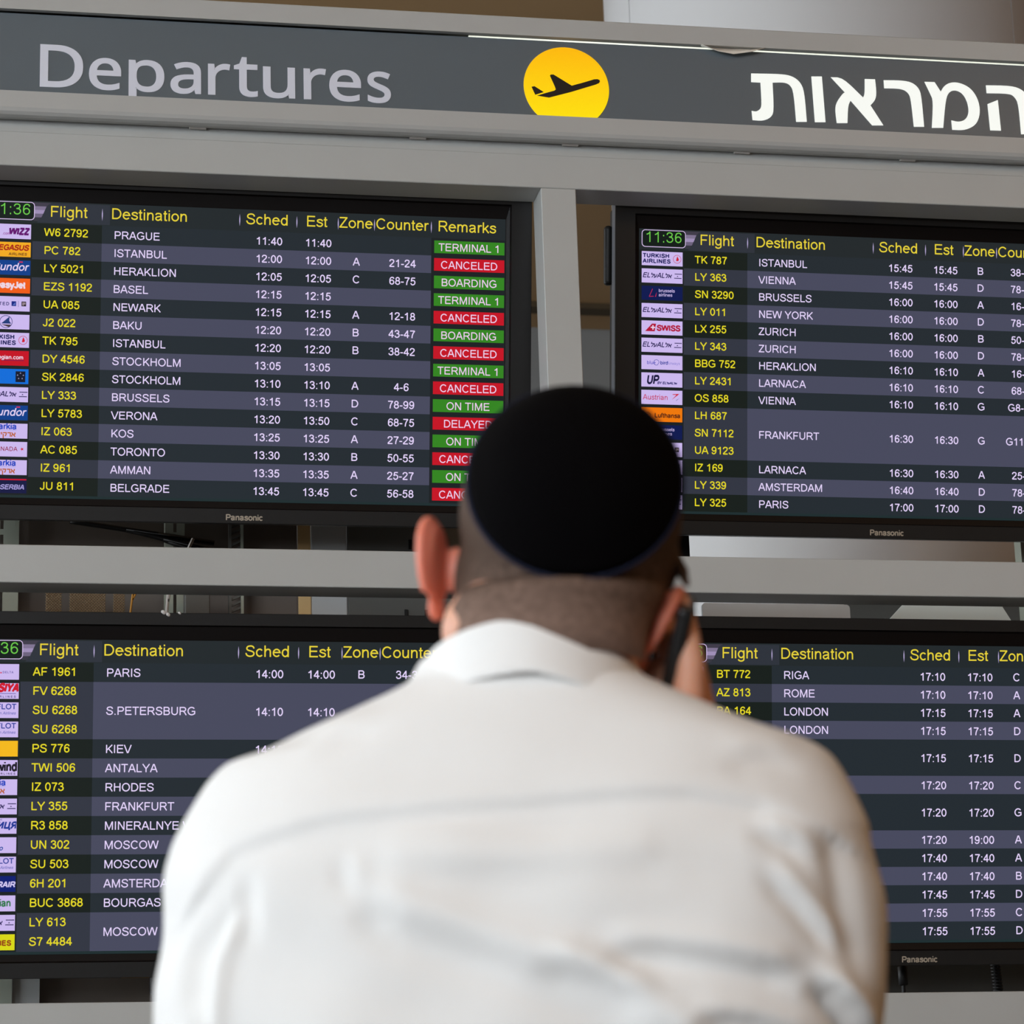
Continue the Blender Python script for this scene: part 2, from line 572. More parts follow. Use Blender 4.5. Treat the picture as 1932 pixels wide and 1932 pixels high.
X0, X3 = -0.19, 2.66                          # outer faces of the frame
fr = empty('display_frame', (1.2, FY + 0.045, 0))
tag(fr, 'grey painted metal frame with beams and posts around the four flight boards', 'frame')


def fpart(name, a, b, m='paint', bev=0.0015, seg=1):
    a = (a[0] - 1.2, a[1] - FY - 0.045, a[2])
    b = (b[0] - 1.2, b[1] - FY - 0.045, b[2])
    return boxobj(name, a, b, MT[m], fr, bev, seg)


fpart('top_beam', (X0, FY, Z(2.2535)), (X3, FY + FD, Z(2.329)))
fpart('top_strip', (X0, FY + 0.004, Z(2.3295)), (X3, FY + FD, Z(2.39)), bev=0.001)
fpart('middle_beam', (X0, FY, Z(1.3706)), (X3, FY + FD, Z(1.448)))
fpart('lower_beam', (X0, FY, Z(0.45)), (X3, FY + FD, Z(0.5472)))
for nm, xa, xb in (('post', X0, X0 + 0.077), ('post', 1.1685, 1.2445), ('post', X3 - 0.077, X3)):
    fpart(nm, (xa, FY + 0.0005, Z(1.4482)), (xb, FY + FD - 0.0005, Z(2.2533)))
    fpart(nm, (xa, FY + 0.0005, Z(0.5474)), (xb, FY + FD - 0.0005, Z(1.3704)))
for xa in (X0, X3 - 0.077):
    fpart('leg', (xa, FY + 0.0005, 0.0), (xa + 0.077, FY + FD - 0.0005, Z(0.4498)))

# ================================================================ the sign above
SY = 5.46
sg = empty('departures_sign', (1.2, SY + 0.09, Z(2.35)))
tag(sg, 'long grey light box sign reading Departures with yellow plane disc and Hebrew word', 'sign')


def sloc(o):
    """geometry was drawn in room coordinates: move it under the sign"""
    for v in o.data.vertices:
        v.co -= Vector((1.2, SY + 0.09, Z(2.35)))
    return o


def prof(name, yz, m, xa=X0, xb=X3):
    bm = bmesh.new()
    loft(bm, [[Vector((x, y, Z(z))) for y, z in yz] for x in (xa, xb)])
    bmesh.ops.recalc_face_normals(bm, faces=bm.faces)
    return sloc(link(name, bm, MT[m], sg))


prof('top_rail', [(SY, 2.5855), (SY, 2.627), (SY + 0.002, 2.629), (SY + 0.16, 2.629), (SY + 0.16, 2.622), (SY + 0.012, 2.622), (SY + 0.012, 2.5855)], 'paint_edge')
prof('bottom_rail', [(SY, 2.4024), (SY, 2.366), (SY + 0.003, 2.3585), (SY + 0.009, 2.353), (SY + 0.018, 2.3505), (SY + 0.036, 2.3535), (SY + 0.036, 2.4024)], 'paint_edge')
prof('back_case', [(SY + 0.04, 2.392), (SY + 0.155, 2.392), (SY + 0.155, 2.62), (SY + 0.14, 2.62), (SY + 0.14, 2.40), (SY + 0.04, 2.40)], 'dark_steel')
prof('sign_panel', [(SY + 0.015, 2.385), (SY + 0.019, 2.385), (SY + 0.019, 2.5822), (SY + 0.015, 2.5822)], 'sign_panel')
for xa in (X0, X3 - 0.004):
    prof('end_cap', [(SY + 0.013, 2.3925), (SY + 0.139, 2.3925), (SY + 0.139, 2.62), (SY + 0.013, 2.62)], 'paint_edge', xa, xa + 0.004)
# fluorescent tube inside, alight on the right part only; its light leaks through the slot above the panel
bm = bmesh.new()
tube(bm, [(1.02, SY + 0.034, Z(2.586)), (X3 - 0.03, SY + 0.034, Z(2.586))], 0.008, 12)
MT['lamp'] = mat('lit_tube', (250, 250, 240), emit=(236, 240, 225), estr=1.0)
sloc(link('lamp_tube', bm, MT['lamp'], sg, True))
for px_ in (0.44, 0.905, 1.235, 1.615, 1.99, 2.39):
    bm = bmesh.new()
    box(bm, (px_ - 0.018, SY + 0.031, Z(2.3505)), (px_ + 0.018, SY + 0.040, Z(2.3545)), 0.001)
    sloc(link('clip', bm, MT['white_clip'], sg))
# film peeling away under the top rail
bm = bmesh.new()
pts = [(1.5275, 2.5862, 0.0), (1.56, 2.5862, 0.0), (1.60, 2.5862, 0), (1.64, 2.5862, 0), (1.671, 2.5862, 0.0)]
low = [(1.5275, 2.5855), (1.563, 2.5715), (1.598, 2.5665), (1.64, 2.5745), (1.671, 2.5855)]
loft(bm, [[Vector((p[0], SY + 0.011, Z(p[1]))) for p in pts], [Vector((p[0] - 0.004, SY + 0.004, Z(p[1] * 0.4 + q[1] * 0.6 + 0.0005))) for p, q in zip(pts, low)], [Vector((q[0], SY - 0.001, Z(q[1]))) for q in low]], caps=False, closed=False)
MT['film'] = mat('pale_film', (232, 226, 214), rough=0.4)
o = sloc(link('peeling_film', bm, MT['film'], sg, True))
so = o.modifiers.new('t', 'SOLIDIFY')
so.thickness = 0.0006

NOTO = {"D":[[[536,292],[534,246],[528,203],[516,165],[501,131],[481,100],[457,74],[430,51],[399,33],[364,18],[325,8],[283,2],[237,0],[78,0],[78,573],[254,573],[296,571],[335,565],[371,555],[404,540],[434,523],[460,501],[483,475],[502,446],[517,413],[528,377],[534,336]],[[460,289],[459,326],[454,359],[446,388],[435,415],[421,437],[404,457],[384,474],[361,487],[336,498],[308,505],[277,509],[244,511],[150,511],[150,62],[228,62],[282,65],[329,76],[369,94],[402,119],[428,151],[446,190],[457,236]]],"e":[[[234,438],[261,436],[286,432],[308,424],[329,414],[348,401],[364,385],[378,367],[390,346],[399,323],[406,299],[410,272],[411,244],[411,201],[117,201],[120,167],[127,137],[139,111],[154,90],[174,74],[197,62],[224,55],[254,52],[274,53],[293,54],[310,56],[327,60],[343,64],[359,69],[375,75],[392,82],[392,20],[376,13],[359,8],[343,3],[327,-1],[310,-4],[292,-6],[272,-8],[251,-8],[221,-6],[194,-2],[167,6],[143,17],[121,31],[101,48],[85,68],[70,91],[59,117],[51,146],[46,177],[44,212],[46,246],[50,277],[57,306],[68,333],[81,357],[96,378],[114,395],[134,411],[157,423],[181,431],[207,436]],[[233,380],[209,378],[188,372],[170,362],[154,348],[140,330],[130,309],[123,285],[119,257],[338,257],[337,275],[335,292],[331,307],[326,322],[320,334],[312,346],[303,356],[292,364],[280,371],[266,376],[251,379]]],"p":[[[273,438],[310,434],[344,424],[374,407],[401,383],[422,351],[437,313],[446,268],[449,216],[448,181],[444,148],[437,119],[427,93],[415,69],[401,49],[384,31],[365,17],[345,6],[322,-2],[298,-6],[272,-8],[256,-7],[241,-6],[227,-3],[213,1],[201,6],[190,11],[179,17],[170,24],[161,31],[153,38],[145,46],[139,55],[134,55],[135,47],[136,39],[136,30],[137,20],[138,10],[138,1],[139,-8],[139,-16],[139,-192],[68,-192],[68,430],[126,430],[136,371],[139,371],[145,380],[153,389],[161,397],[170,405],[179,412],[189,419],[201,424],[213,429],[226,433],[240,436],[256,437]],[[260,379],[239,377],[221,374],[204,369],[190,362],[178,353],[167,342],[158,328],[152,313],[146,295],[142,275],[140,254],[139,229],[139,216],[139,190],[142,167],[145,145],[150,126],[157,109],[165,93],[176,80],[188,70],[203,61],[220,55],[239,52],[261,51],[280,52],[297,56],[312,63],[326,72],[338,84],[348,98],[357,113],[364,131],[369,150],[373,171],[375,193],[376,217],[374,252],[369,283],[360,310],[348,334],[331,354],[311,367],[288,376]]],"a":[[[231,437],[268,435],[299,428],[326,418],[347,403],[364,383],[376,358],[383,328],[385,293],[385,0],[334,0],[320,61],[317,61],[307,50],[298,40],[288,30],[279,22],[268,15],[258,9],[246,3],[234,-1],[220,-4],[206,-6],[190,-8],[172,-8],[154,-7],[136,-5],[119,0],[103,6],[88,13],[75,23],[64,34],[55,48],[47,63],[41,80],[38,99],[37,119],[40,150],[50,176],[65,199],[87,219],[116,234],[152,245],[194,253],[243,257],[316,259],[316,285],[315,309],[310,330],[303,347],[293,359],[280,368],[265,375],[247,379],[227,380],[210,379],[194,378],[178,374],[163,370],[148,365],[133,359],[119,353],[106,347],[84,400],[99,408],[115,414],[132,421],[151,426],[170,431],[190,434],[210,436]],[[252,208],[215,205],[184,200],[159,192],[141,182],[127,170],[118,155],[112,138],[110,119],[111,102],[115,87],[122,75],[132,66],[144,58],[157,53],[172,50],[188,49],[215,51],[238,56],[260,66],[279,79],[295,96],[306,117],[313,142],[315,172],[315,210]]],"r":[[[269,438],[275,438],[281,438],[288,437],[295,437],[301,436],[308,435],[314,434],[319,433],[310,368],[305,369],[299,370],[294,371],[287,372],[281,373],[275,373],[270,374],[264,374],[252,373],[240,371],[228,368],[217,363],[206,358],[195,351],[186,343],[176,334],[168,324],[161,313],[154,301],[149,289],[144,275],[141,261],[139,245],[139,229],[139,0],[68,0],[68,430],[126,430],[134,351],[137,351],[144,363],[152,374],[161,385],[170,395],[180,404],[191,413],[202,420],[214,426],[227,431],[240,435],[254,437]]],"t":[[[212,50],[220,50],[228,50],[236,51],[245,53],[253,54],[260,55],[266,57],[272,59],[272,5],[266,2],[258,0],[250,-2],[240,-4],[229,-6],[219,-7],[209,-8],[200,-8],[183,-7],[167,-5],[152,-1],[138,4],[124,11],[112,20],[101,31],[91,44],[84,60],[78,79],[75,100],[74,125],[74,375],[13,375],[13,409],[75,437],[103,528],[144,528],[144,430],[269,430],[269,375],[144,375],[144,127],[146,108],[149,93],[155,79],[163,69],[173,60],[185,54],[198,51]]],"u":[[[427,430],[427,0],[370,0],[359,57],[356,57],[349,46],[340,36],[331,28],[321,20],[310,13],[298,8],[286,3],[273,-1],[260,-4],[247,-6],[234,-8],[220,-8],[195,-7],[173,-4],[152,1],[134,8],[117,18],[103,29],[91,43],[81,59],[73,78],[68,99],[64,122],[63,148],[63,430],[135,430],[135,153],[136,129],[141,108],[148,91],[158,76],[171,65],[188,57],[207,52],[230,51],[253,52],[273,55],[291,61],[306,69],[319,79],[330,91],[338,105],[345,121],[350,140],[354,160],[356,182],[357,206],[357,430]]],"s":[[[348,119],[347,99],[343,80],[336,64],[327,49],[316,36],[302,24],[286,14],[268,6],[248,0],[226,-4],[202,-7],[176,-8],[155,-8],[135,-6],[116,-4],[99,-1],[83,3],[68,8],[55,13],[42,19],[42,83],[55,77],[70,71],[86,65],[104,60],[122,55],[141,52],[159,50],[178,49],[203,50],[224,53],[242,59],[256,66],[266,76],[274,86],[278,99],[280,112],[279,120],[278,128],[275,135],[271,141],[266,148],[259,154],[250,160],[239,167],[227,173],[212,180],[194,188],[174,196],[154,204],[135,212],[118,220],[103,228],[89,236],[76,245],[66,255],[57,266],[50,278],[45,292],[42,307],[41,324],[44,350],[52,372],[66,392],[85,408],[109,421],[137,430],[168,436],[202,438],[221,437],[240,436],[258,434],[275,430],[292,426],[308,421],[324,415],[339,409],[315,353],[301,358],[287,363],[273,368],[258,372],[243,376],[228,378],[213,380],[197,380],[177,379],[159,377],[144,372],[131,366],[121,358],[114,350],[110,339],[108,328],[109,319],[111,312],[114,304],[119,298],[125,292],[133,286],[142,280],[154,274],[167,268],[182,261],[200,254],[219,246],[239,239],[257,231],[274,223],[289,215],[302,206],[314,197],[324,187],[333,176],[339,164],[344,150],[347,135]]]}
PY = SY + 0.015                                # front of the panel


def outline_mesh(name, loops, m, th=0.0012, y=PY, off=0.0):
    """printed letter from outlines (x, z in room coordinates), holes cut out"""
    cu = bpy.data.curves.new('c', 'CURVE')
    cu.dimensions = '2D'
    cu.fill_mode = 'BOTH'
    cu.extrude = th / 2
    cu.offset = off
    for l in loops:
        sp = cu.splines.new('POLY')
        sp.points.add(len(l) - 1)
        for p, q in zip(sp.points, l):
            p.co = (q[0], q[1], 0, 1)
        sp.use_cyclic_u = True
    o = bpy.data.objects.new('c', cu)
    COL.objects.link(o)
    me = bpy.data.meshes.new_from_object(o.evaluated_get(bpy.context.evaluated_depsgraph_get()))
    bpy.data.objects.remove(o)
    bpy.data.curves.remove(cu)
    for v in me.vertices:
        v.co = Vector((v.co.x, y - th / 2 - v.co.z, Z(v.co.y)))
    me.materials.clear()
    return sloc(link(name, me, m, sg))


def chaikin(l, corner=0.75, it=2):
    """round the drawn outline but keep its sharp corners"""
    for _ in range(it):
        out = []
        n = len(l)
        for i in range(n):
            a, b, c = Vector(l[i - 1]), Vector(l[i]), Vector(l[(i + 1) % n])
            d1, d2 = (b - a).normalized(), (c - b).normalized()
            if d1.dot(d2) < corner:
                out.append(tuple(b))
            else:
                out.append(tuple(b.lerp(a, 0.25)))
                out.append(tuple(b.lerp(c, 0.25)))
        l = out
    return l


LET = [('D', 0.113, 0.2011, 1.186), ('e', .2134, .2794, 1), ('p', .2953, .3688, 1), ('a', .3818, .4451, 1), ('r', .46, .5061, 1), ('t', .5143, .5638, 1), ('u', .5753, .6424, 1), ('r', .6609, .708, 1), ('e', .7151, .7822, 1), ('s', .7965, .8457, 1)]
for ch, xa, xb, _ in LET:
    lp = NOTO[ch]
    xs = [p[0] for l in lp for p in l]
    x0, x1 = min(xs), max(xs)
    gx = (xb - xa) / (x1 - x0)
    gz = 0.1176 / 714 if ch == 'D' else 0.0868 / 545 if ch != 't' else 0.1115 / 672
    xa, xb = xa + 0.0015, xb - 0.0015
    gx = (xb - xa) / (x1 - x0)
    outline_mesh('letter', [[(xa + (p[0] - x0) * gx, 2.4215 + p[1] * gz * 0.975) for p in l] for l in lp], MT['letter_grey'], off=0.0017)

HEB = {'tav1': [(1.6395, 2.53), (1.7086, 2.5324), (1.7324, 2.5286), (1.7496, 2.5157), (1.7575, 2.4932), (1.7588, 2.4226), (1.7348, 2.4215), (1.7333, 2.4899), (1.7271, 2.5075), (1.7135, 2.5134), (1.6866, 2.5112), (1.686, 2.4439), (1.6788, 2.429), (1.6604, 2.4199), (1.6367, 2.4207), (1.6358, 2.4422), (1.6457, 2.4402), (1.656, 2.4473), (1.6594, 2.4591), (1.6594, 2.5098), (1.6384, 2.5099)], 'vav': [(1.7757, 2.5301), (1.7995, 2.5313), (1.8012, 2.4239), (1.7772, 2.4227)], 'alef1': [(1.82, 2.5307), (1.847, 2.5313), (1.8904, 2.4863), (1.895, 2.494), (1.8974, 2.5306), (1.9209, 2.531), (1.9222, 2.4975), (1.9175, 2.4805), (1.9062, 2.4687), (1.9325, 2.4229), (1.9071, 2.4216), (1.8616, 2.4777), (1.8548, 2.4648), (1.851, 2.4243), (1.8268, 2.4231), (1.8248, 2.455), (1.8291, 2.4719), (1.8446, 2.4935), (1.85, 2.4963)], 'resh': [(1.9406, 2.5299), (1.9825, 2.5317), (2.0067, 2.5279), (2.0219, 2.5132), (2.0251, 2.4902), (2.026, 2.4241), (2.0025, 2.423), (2.0004, 2.4848), (1.9967, 2.5022), (1.9812, 2.5123), (1.9406, 2.511)], 'mem': [(2.0346, 2.5311), (2.0579, 2.5315), (2.0705, 2.5094), (2.0798, 2.5246), (2.0968, 2.5335), (2.1173, 2.5329), (2.141, 2.5214), (2.1555, 2.4969), (2.1589, 2.4676), (2.1512, 2.442), (2.1379, 2.4288), (2.1168, 2.4202), (2.0904, 2.4202), (2.09, 2.4423), (2.106, 2.4389), (2.1228, 2.4448), (2.1323, 2.462), (2.131, 2.4872), (2.1215, 2.5078), (2.1057, 2.5154), (2.0911, 2.5113), (2.0807, 2.4931), (2.0699, 2.4238), (2.0438, 2.4225), (2.0518, 2.4874), (2.0457, 2.5039)], 'he1': [(2.1769, 2.5301), (2.2364, 2.5323), (2.2625, 2.5235), (2.2753, 2.503), (2.2744, 2.4186), (2.2497, 2.4174), (2.2494, 2.489), (2.2425, 2.5055), (2.2308, 2.5134), (2.1771, 2.5115)], 'he2': [(2.1771, 2.4853), (2.2018, 2.4963), (2.2034, 2.4236), (2.1784, 2.4232)]}
for k, v in HEB.items():
    outline_mesh('hebrew_letter', [chaikin(v, 0.62)], MT['letter_lit'])
MT['sun_yellow'] = mat('lit_yellow_disc', (60, 42, 0), rough=0.4, emit=(255, 208, 0), estr=0.96)
nt = MT['sun_yellow'].node_tree
b_ = nt.nodes['Principled BSDF']
# uneven backlight painted into the emission colour: yellow foot, more orange top
tc = nt.nodes.new('ShaderNodeTexCoord')
sp_ = nt.nodes.new('ShaderNodeSeparateXYZ')
rp_ = nt.nodes.new('ShaderNodeMapRange')
rp_.inputs['From Min'].default_value = 0.05
rp_.inputs['From Max'].default_value = 0.22
cr_ = nt.nodes.new('ShaderNodeValToRGB')
cr_.color_ramp.elements[0].color = (*lin((255, 226, 0)), 1)
cr_.color_ramp.elements[1].color = (*lin((255, 184, 0)), 1)
nt.links.new(tc.outputs['Object'], sp_.inputs[0])
nt.links.new(sp_.outputs['Z'], rp_.inputs['Value'])
nt.links.new(rp_.outputs['Result'], cr_.inputs['Fac'])
nt.links.new(cr_.outputs['Color'], b_.inputs['Emission Color'])
dz = outline_mesh('yellow_disc', [[(1.2268 + 0.0935 * cos(2 * pi * i / 64), 2.4757 + 0.0932 * sin(2 * pi * i / 64)) for i in range(64)]], MT['sun_yellow'])
PLN = {'body': [(1.1619, 2.4531), (1.1783, 2.4592), (1.1998, 2.4665), (1.203, 2.4695), (1.2013, 2.476), (1.1913, 2.5009), (1.193, 2.5034), (1.1992, 2.5038), (1.2382, 2.4799), (1.2606, 2.4873), (1.2882, 2.4973), (1.2952, 2.4981), (1.2998, 2.4963), (1.3008, 2.4931), (1.2987, 2.4893), (1.2916, 2.4856), (1.2365, 2.4655), (1.1876, 2.4499)], 'tail': [(1.1502, 2.4729), (1.1565, 2.4745), (1.1761, 2.462), (1.1577, 2.4549)]}
for k, v in PLN.items():
    outline_mesh('plane_symbol', [v], MT['black_print'], th=0.001, y=PY - 0.0012)

# ================================================================ flight information screens
PIT = 0.0380174
R1 = 0.2647915
EM, EMH = 0.0229, 0.0322
YEL, WHT, HDR = (228, 214, 38), (226, 210, 248), (230, 208, 58)
LAV = (203, 184, 238)
GRN, RED = (52, 132, 34), (196, 20, 38)


def logo_text(q, s, x, z, em, color, align='c', slant=0.0, h=50, xs=1.0, track=0):
    q.setdefault(color, []).extend(text_quads(s, x, z, em, align, round(h * 1.28), slant, xs, track))


ELAL = 'EL\u05dc\u05e2AL\u05dc\u05d0'


def logo(kind):
    """the airline marks, each in a tile 0.0917 wide and 0.0309 high, origin at its centre"""
    q = {}
    bg = LAV
    if kind == 'elal':
        logo_text(q, ELAL, -0.0445, -0.004, 0.0148, (40, 34, 88), 'l', 0.25, 52, 0.98)
        q[(40, 34, 88)] += [rect(0.028, 0.0045, 0.0445, 0.0062), rect(0.027, -0.0048, 0.0435, -0.0031), [(0.0345, 0.0018), (0.0325, -0.0008), (0.0365, -0.0008)]]
    elif kind == 'turkish':
        logo_text(q, 'TURKISH', -0.0435, 0.0022, 0.0118, (34, 36, 96), 'l', 0, 75, 1.06, 60)
        logo_text(q, 'AIRLINES', -0.0435, -0.0098, 0.0118, (34, 36, 96), 'l', 0, 75, 1.06, 60)
        q[(196, 60, 100)] = []
        stroke_quads([(0.0335 + 0.0088 * cos(a * pi / 10), 0.0088 * sin(a * pi / 10)) for a in range(21)], 0.0005, q[(196, 60, 100)])
        q[(206, 28, 52)] = [[(0.031, -0.004), (0.036, -0.004), (0.0375, -0.0005), (0.034, 0.0068), (0.0325, 0.003)]]
    elif kind == 'brussels':
        bg = (12, 26, 80)
        logo_text(q, 'brussels', -0.008, 0.0025, 0.0098, (190, 175, 225), 'l', 0, 45)
        logo_text(q, 'airlines', -0.008, -0.0068, 0.0098, (190, 175, 225), 'l', 0, 45)
        q[(190, 40, 80)] = []
        for p in ([(-0.029, -0.008), (-0.0215, 0.009)], [(-0.029, -0.008), (-0.019, -0.007)], [(-0.0155, -0.008), (-0.0125, 0.001), (-0.0145, -0.008)]):
            stroke_quads(p, 0.0007, q[(190, 40, 80)])
    elif kind == 'swiss':
        logo_text(q, 'SWISS', -0.012, -0.006, 0.0165, (178, 22, 58), 'l', 0, 78)
        q[(178, 22, 58)].append([(-0.038, -0.008), (-0.0165, -0.008), (-0.0135, 0.0088), (-0.0225, 0.0088)])
        q[(232, 215, 240)] = [rect(-0.0255, -0.0008, -0.0155, 0.0018), rect(-0.0218, -0.0045, -0.0192, 0.0055)]
    elif kind == 'bluebird':
        logo_text(q, 'blue', -0.034, -0.004, 0.0105, (92, 88, 190), 'l', 0, 40)
        logo_text(q, 'bird', -0.004, -0.004, 0.0105, (60, 70, 160), 'l', 0, 55)
        logo_text(q, 'Airways', 0.011, -0.004, 0.0085, (140, 130, 210), 'l', 0, 34)
        q[(70, 80, 170)] = []
        stroke_quads([(-0.0125 + 0.006 * cos(a * pi / 8), 0.006 * sin(a * pi / 8)) for a in range(15)], 0.0005, q[(70, 80, 170)])
    elif kind == 'up':
        logo_text(q, 'UP', -0.035, -0.009, 0.026, (22, 24, 62), 'l', 0.2, 72, 0.75)
        logo_text(q, 'BY ' + ELAL, -0.0105, -0.009, 0.0072, (40, 40, 110), 'l', 0.2, 75)
    elif kind == 'austrian':
        logo_text(q, 'Austrian', -0.0425, -0.0055, 0.0158, (196, 44, 84), 'l', 0, 36, 0.97)
        q[(206, 20, 40)] = [[(0.022, -0.005), (0.038, 0.0075), (0.0385, 0.0085), (0.024, 0.0075), (0.024, 0.0062), (0.0325, 0.0062)]]
        q[(120, 120, 150)] = [[(0.031, -0.008), (0.0395, -0.0005), (0.033, -0.0045)]]
    elif kind == 'lufthansa':
        bg = (238, 120, 10)
        logo_text(q, 'Lufthansa', -0.0165, -0.0062, 0.0135, (92, 40, 18), 'l', 0, 62, 0.98)
        q[(92, 40, 18)] += []
        stroke_quads([(-0.031 + 0.0058 * cos(a * pi / 8), -0.0012 + 0.0058 * sin(a * pi / 8)) for a in range(17)], 0.0005, q[(92, 40, 18)])
        stroke_quads([(-0.0345, -0.003), (-0.031, 0.0008), (-0.027, 0.001)], 0.0006, q[(92, 40, 18)])
    elif kind == 'united':
        logo_text(q, 'UNITED', 0.005, -0.0035, 0.0092, (62, 60, 120), 'r', 0, 60, 1.0, 130)
        q[(20, 40, 130)] = [rect(0.0085, -0.0048, 0.018, 0.0052)]
        q[(90, 110, 190)] = [[(0.0105, -0.003), (0.0165, -0.003), (0.0165, 0.0035)]]
        q[(90, 88, 130)] = [rect(0.0222, -0.0065, 0.0229, 0.0065)]
        q[(48, 40, 50)] = [rect(0.029, -0.0048, 0.0385, 0.0052)]
        q[(170, 150, 160)] = [rect(0.031, -0.003, 0.0335, 0.0033), rect(0.0345, -0.001, 0.037, 0.0033)]
    elif kind == 'wizz':
        logo_text(q, 'WIZZ', 0.0415, -0.0062, 0.0185, (98, 16, 110), 'r', 0.18, 92, 0.92)
        logo_text(q, '.com', 0.0035, -0.0072, 0.0078, (150, 60, 150), 'r', 0.1, 45)
    elif kind == 'pegasus':
        bg = (240, 170, 30)
        logo_text(q, 'PEGASUS', 0.0415, -0.0015, 0.0155, (168, 34, 20), 'r', 0.2, 72, 0.96)
        logo_text(q, 'AIRLINES', 0.0385, -0.0122, 0.0075, (110, 60, 20), 'r', 0.1, 62, 1, 60)
    elif kind == 'sundor':
        bg = (6, 62, 138)
        logo_text(q, 'Sundor', 0.0408, -0.0062, 0.0225, (222, 205, 240), 'r', 0.22, 44, 1.02)
        q[(212, 40, 80)] = [rect(0.0225, 0.0108, 0.030, 0.0132)]
    elif kind == 'easyjet':
        bg = (240, 92, 16)
        logo_text(q, 'easyJet', 0.0365, -0.0048, 0.0185, (236, 214, 226), 'r', 0, 80, 0.95)
    elif kind == 'globe':
        q[(48, 58, 120)] = []
        stroke_quads([(-0.0022 + 0.0128 * cos(a * pi / 12), 0.0128 * sin(a * pi / 12)) for a in range(25)], 0.0006, q[(48, 58, 120)])
        q[(34, 60, 120)] = [[(-0.012, -0.004), (0.005, 0.011), (0.0045, 0.002), (0.0085, -0.004)]]
        q[(70, 56, 60)] = [[(-0.012, -0.006), (0.008, -0.006), (0.005, -0.0115)]]
    elif kind == 'norwegian':
        bg = (196, 12, 34)
        logo_text(q, 'norwegian.com', 0.035, -0.002, 0.0112, (232, 205, 225), 'r', 0, 55)
        q[(40, 34, 96)] = [rect(-0.01, -0.0052, 0.036, -0.0042)]
    elif kind == 'sas':
        bg = (8, 108, 216)
        q[(14, 22, 44)] = [rect(0.0195, -0.0118, 0.0395, 0.0108)]
        q[(150, 150, 190)] = [[(0.0295 + 0.0062 * cos(a * 2 * pi / 5 + pi / 2) + dx, 0.001 + 0.0062 * sin(a * 2 * pi / 5 + pi / 2) + dz_) for dx, dz_ in ((-0.0016, -0.0012), (0.0016, -0.0012), (0, 0.0018))] for a in range(5)]
    elif kind == 'arkia':
        logo_text(q, 'arkia', 0.024, 0.0035, 0.0172, (38, 70, 190), 'r', 0, 58)
        logo_text(q, '\u05e2\u05d9\u05e7\u05e8\u05d0', 0.022, -0.0122, 0.0172, (186, 96, 50), 'r', 0, 52)
        q[(120, 150, 220)] = [rect(-0.03, 0.0008, 0.0235, 0.0013)]
    elif kind == 'aircanada':
        logo_text(q, 'AIR CANADA', 0.0265, -0.0038, 0.0122, (150, 44, 80), 'r', 0, 44, 1, 30)
        q[(206, 30, 56)] = [[(0.0355 + (0.0042 if a % 2 else 0.0016) * cos(a * pi / 5), 0.0005 + (0.0042 if a % 2 else 0.0016) * sin(a * pi / 5)) for a in range(10)]]
    elif kind == 'serbia':
        bg = (20, 24, 66)
        logo_text(q, 'airSERBIA', 0.0408, -0.0075, 0.0135, (160, 150, 210), 'r', 0.2, 62)
        q[(206, 20, 44)] = [rect(-0.0455, 0.0115, 0.0455, 0.0142)]
    elif kind == 'delta':
        logo_text(q, 'DELTA', 0.0355, -0.0028, 0.0055, (110, 96, 170), 'r', 0, 60, 1, 150)
        logo_text(q, 'KLM', -0.022, -0.0028, 0.0055, (110, 96, 170), 'r', 0, 60, 1, 150)
        q[(206, 30, 70)] = [[(0.0085, -0.003), (0.0125, -0.003), (0.0105, 0.0006)]]
    elif kind == 'rossiya':
        logo_text(q, 'ROSSIYA', 0.0448, -0.001, 0.0215, (206, 24, 46), 'r', 0.28, 96, 0.82)
        logo_text(q, 'AIRLINES', 0.0425, -0.0133, 0.0058, (70, 70, 130), 'r', 0, 60, 1, 380)
        q[(60, 60, 150)] = [rect(-0.04, -0.0055, 0.0405, -0.0045)]
    elif kind == 'aeroflot':
        logo_text(q, 'AEROFLOT', 0.0418, 0.002, 0.0146, (52, 66, 156), 'r', 0, 52, 1.05)
        logo_text(q, 'Russian Airlines', 0.0405, -0.0085, 0.0078, (110, 110, 190), 'r', 0.25, 44)
    elif kind == 'uia':
        bg = (244, 184, 26)
        logo_text(q, 'UIA', 0.0035, -0.0098, 0.0305, (34, 40, 110), 'r', 0.1, 92)
    elif kind == 'tailwind':
        logo_text(q, 'Tailwind', 0.0452, -0.006, 0.0245, (34, 30, 44), 'r', 0, 74, 0.8)
        logo_text(q, 'AIRLINES', 0.0435, -0.0133, 0.0055, (60, 56, 90), 'r', 0, 60, 1, 320)
    elif kind == 'avia':
        logo_text(q, '\u0430\u0438\u0446\u044f'.replace('\u0430', 'a'), 0.0452, -0.0052, 0.0255, (34, 58, 150), 'r', 0.28, 58, 0.9)
        logo_text(q, 'AVIAKOMPANI', 0.018, 0.0105, 0.0052, (90, 90, 150), 'r', 0, 44, 1, 60)
    elif kind == 'transaero':
        logo_text(q, 'TRANSAERO', 0.0195, -0.0098, 0.0088, (40, 76, 160), 'r', 0.2, 80)
    elif kind == 'israir':
        bg = (8, 28, 112)
        logo_text(q, 'ISRAIR', 0.0448, -0.0062, 0.0148, (206, 196, 240), 'r', 0.2, 70)
    elif kind == 'bulgarian':
        logo_text(q, 'Bulgarian', 0.0375, -0.0058, 0.0195, (46, 120, 74), 'r', 0, 62, 0.86)
    elif kind == 's7':
        bg = (216, 214, 20)
        logo_text(q, 'AIRLINES', 0.0398, -0.0062, 0.0135, (150, 64, 20), 'r', 0, 80, 1, 40)
    elif kind == 'alitalia':
        q[(50, 132, 60)] = [[(0.035, -0.0154), (0.0458, -0.0154), (0.0458, 0.0154), (0.041, 0.0154)]]
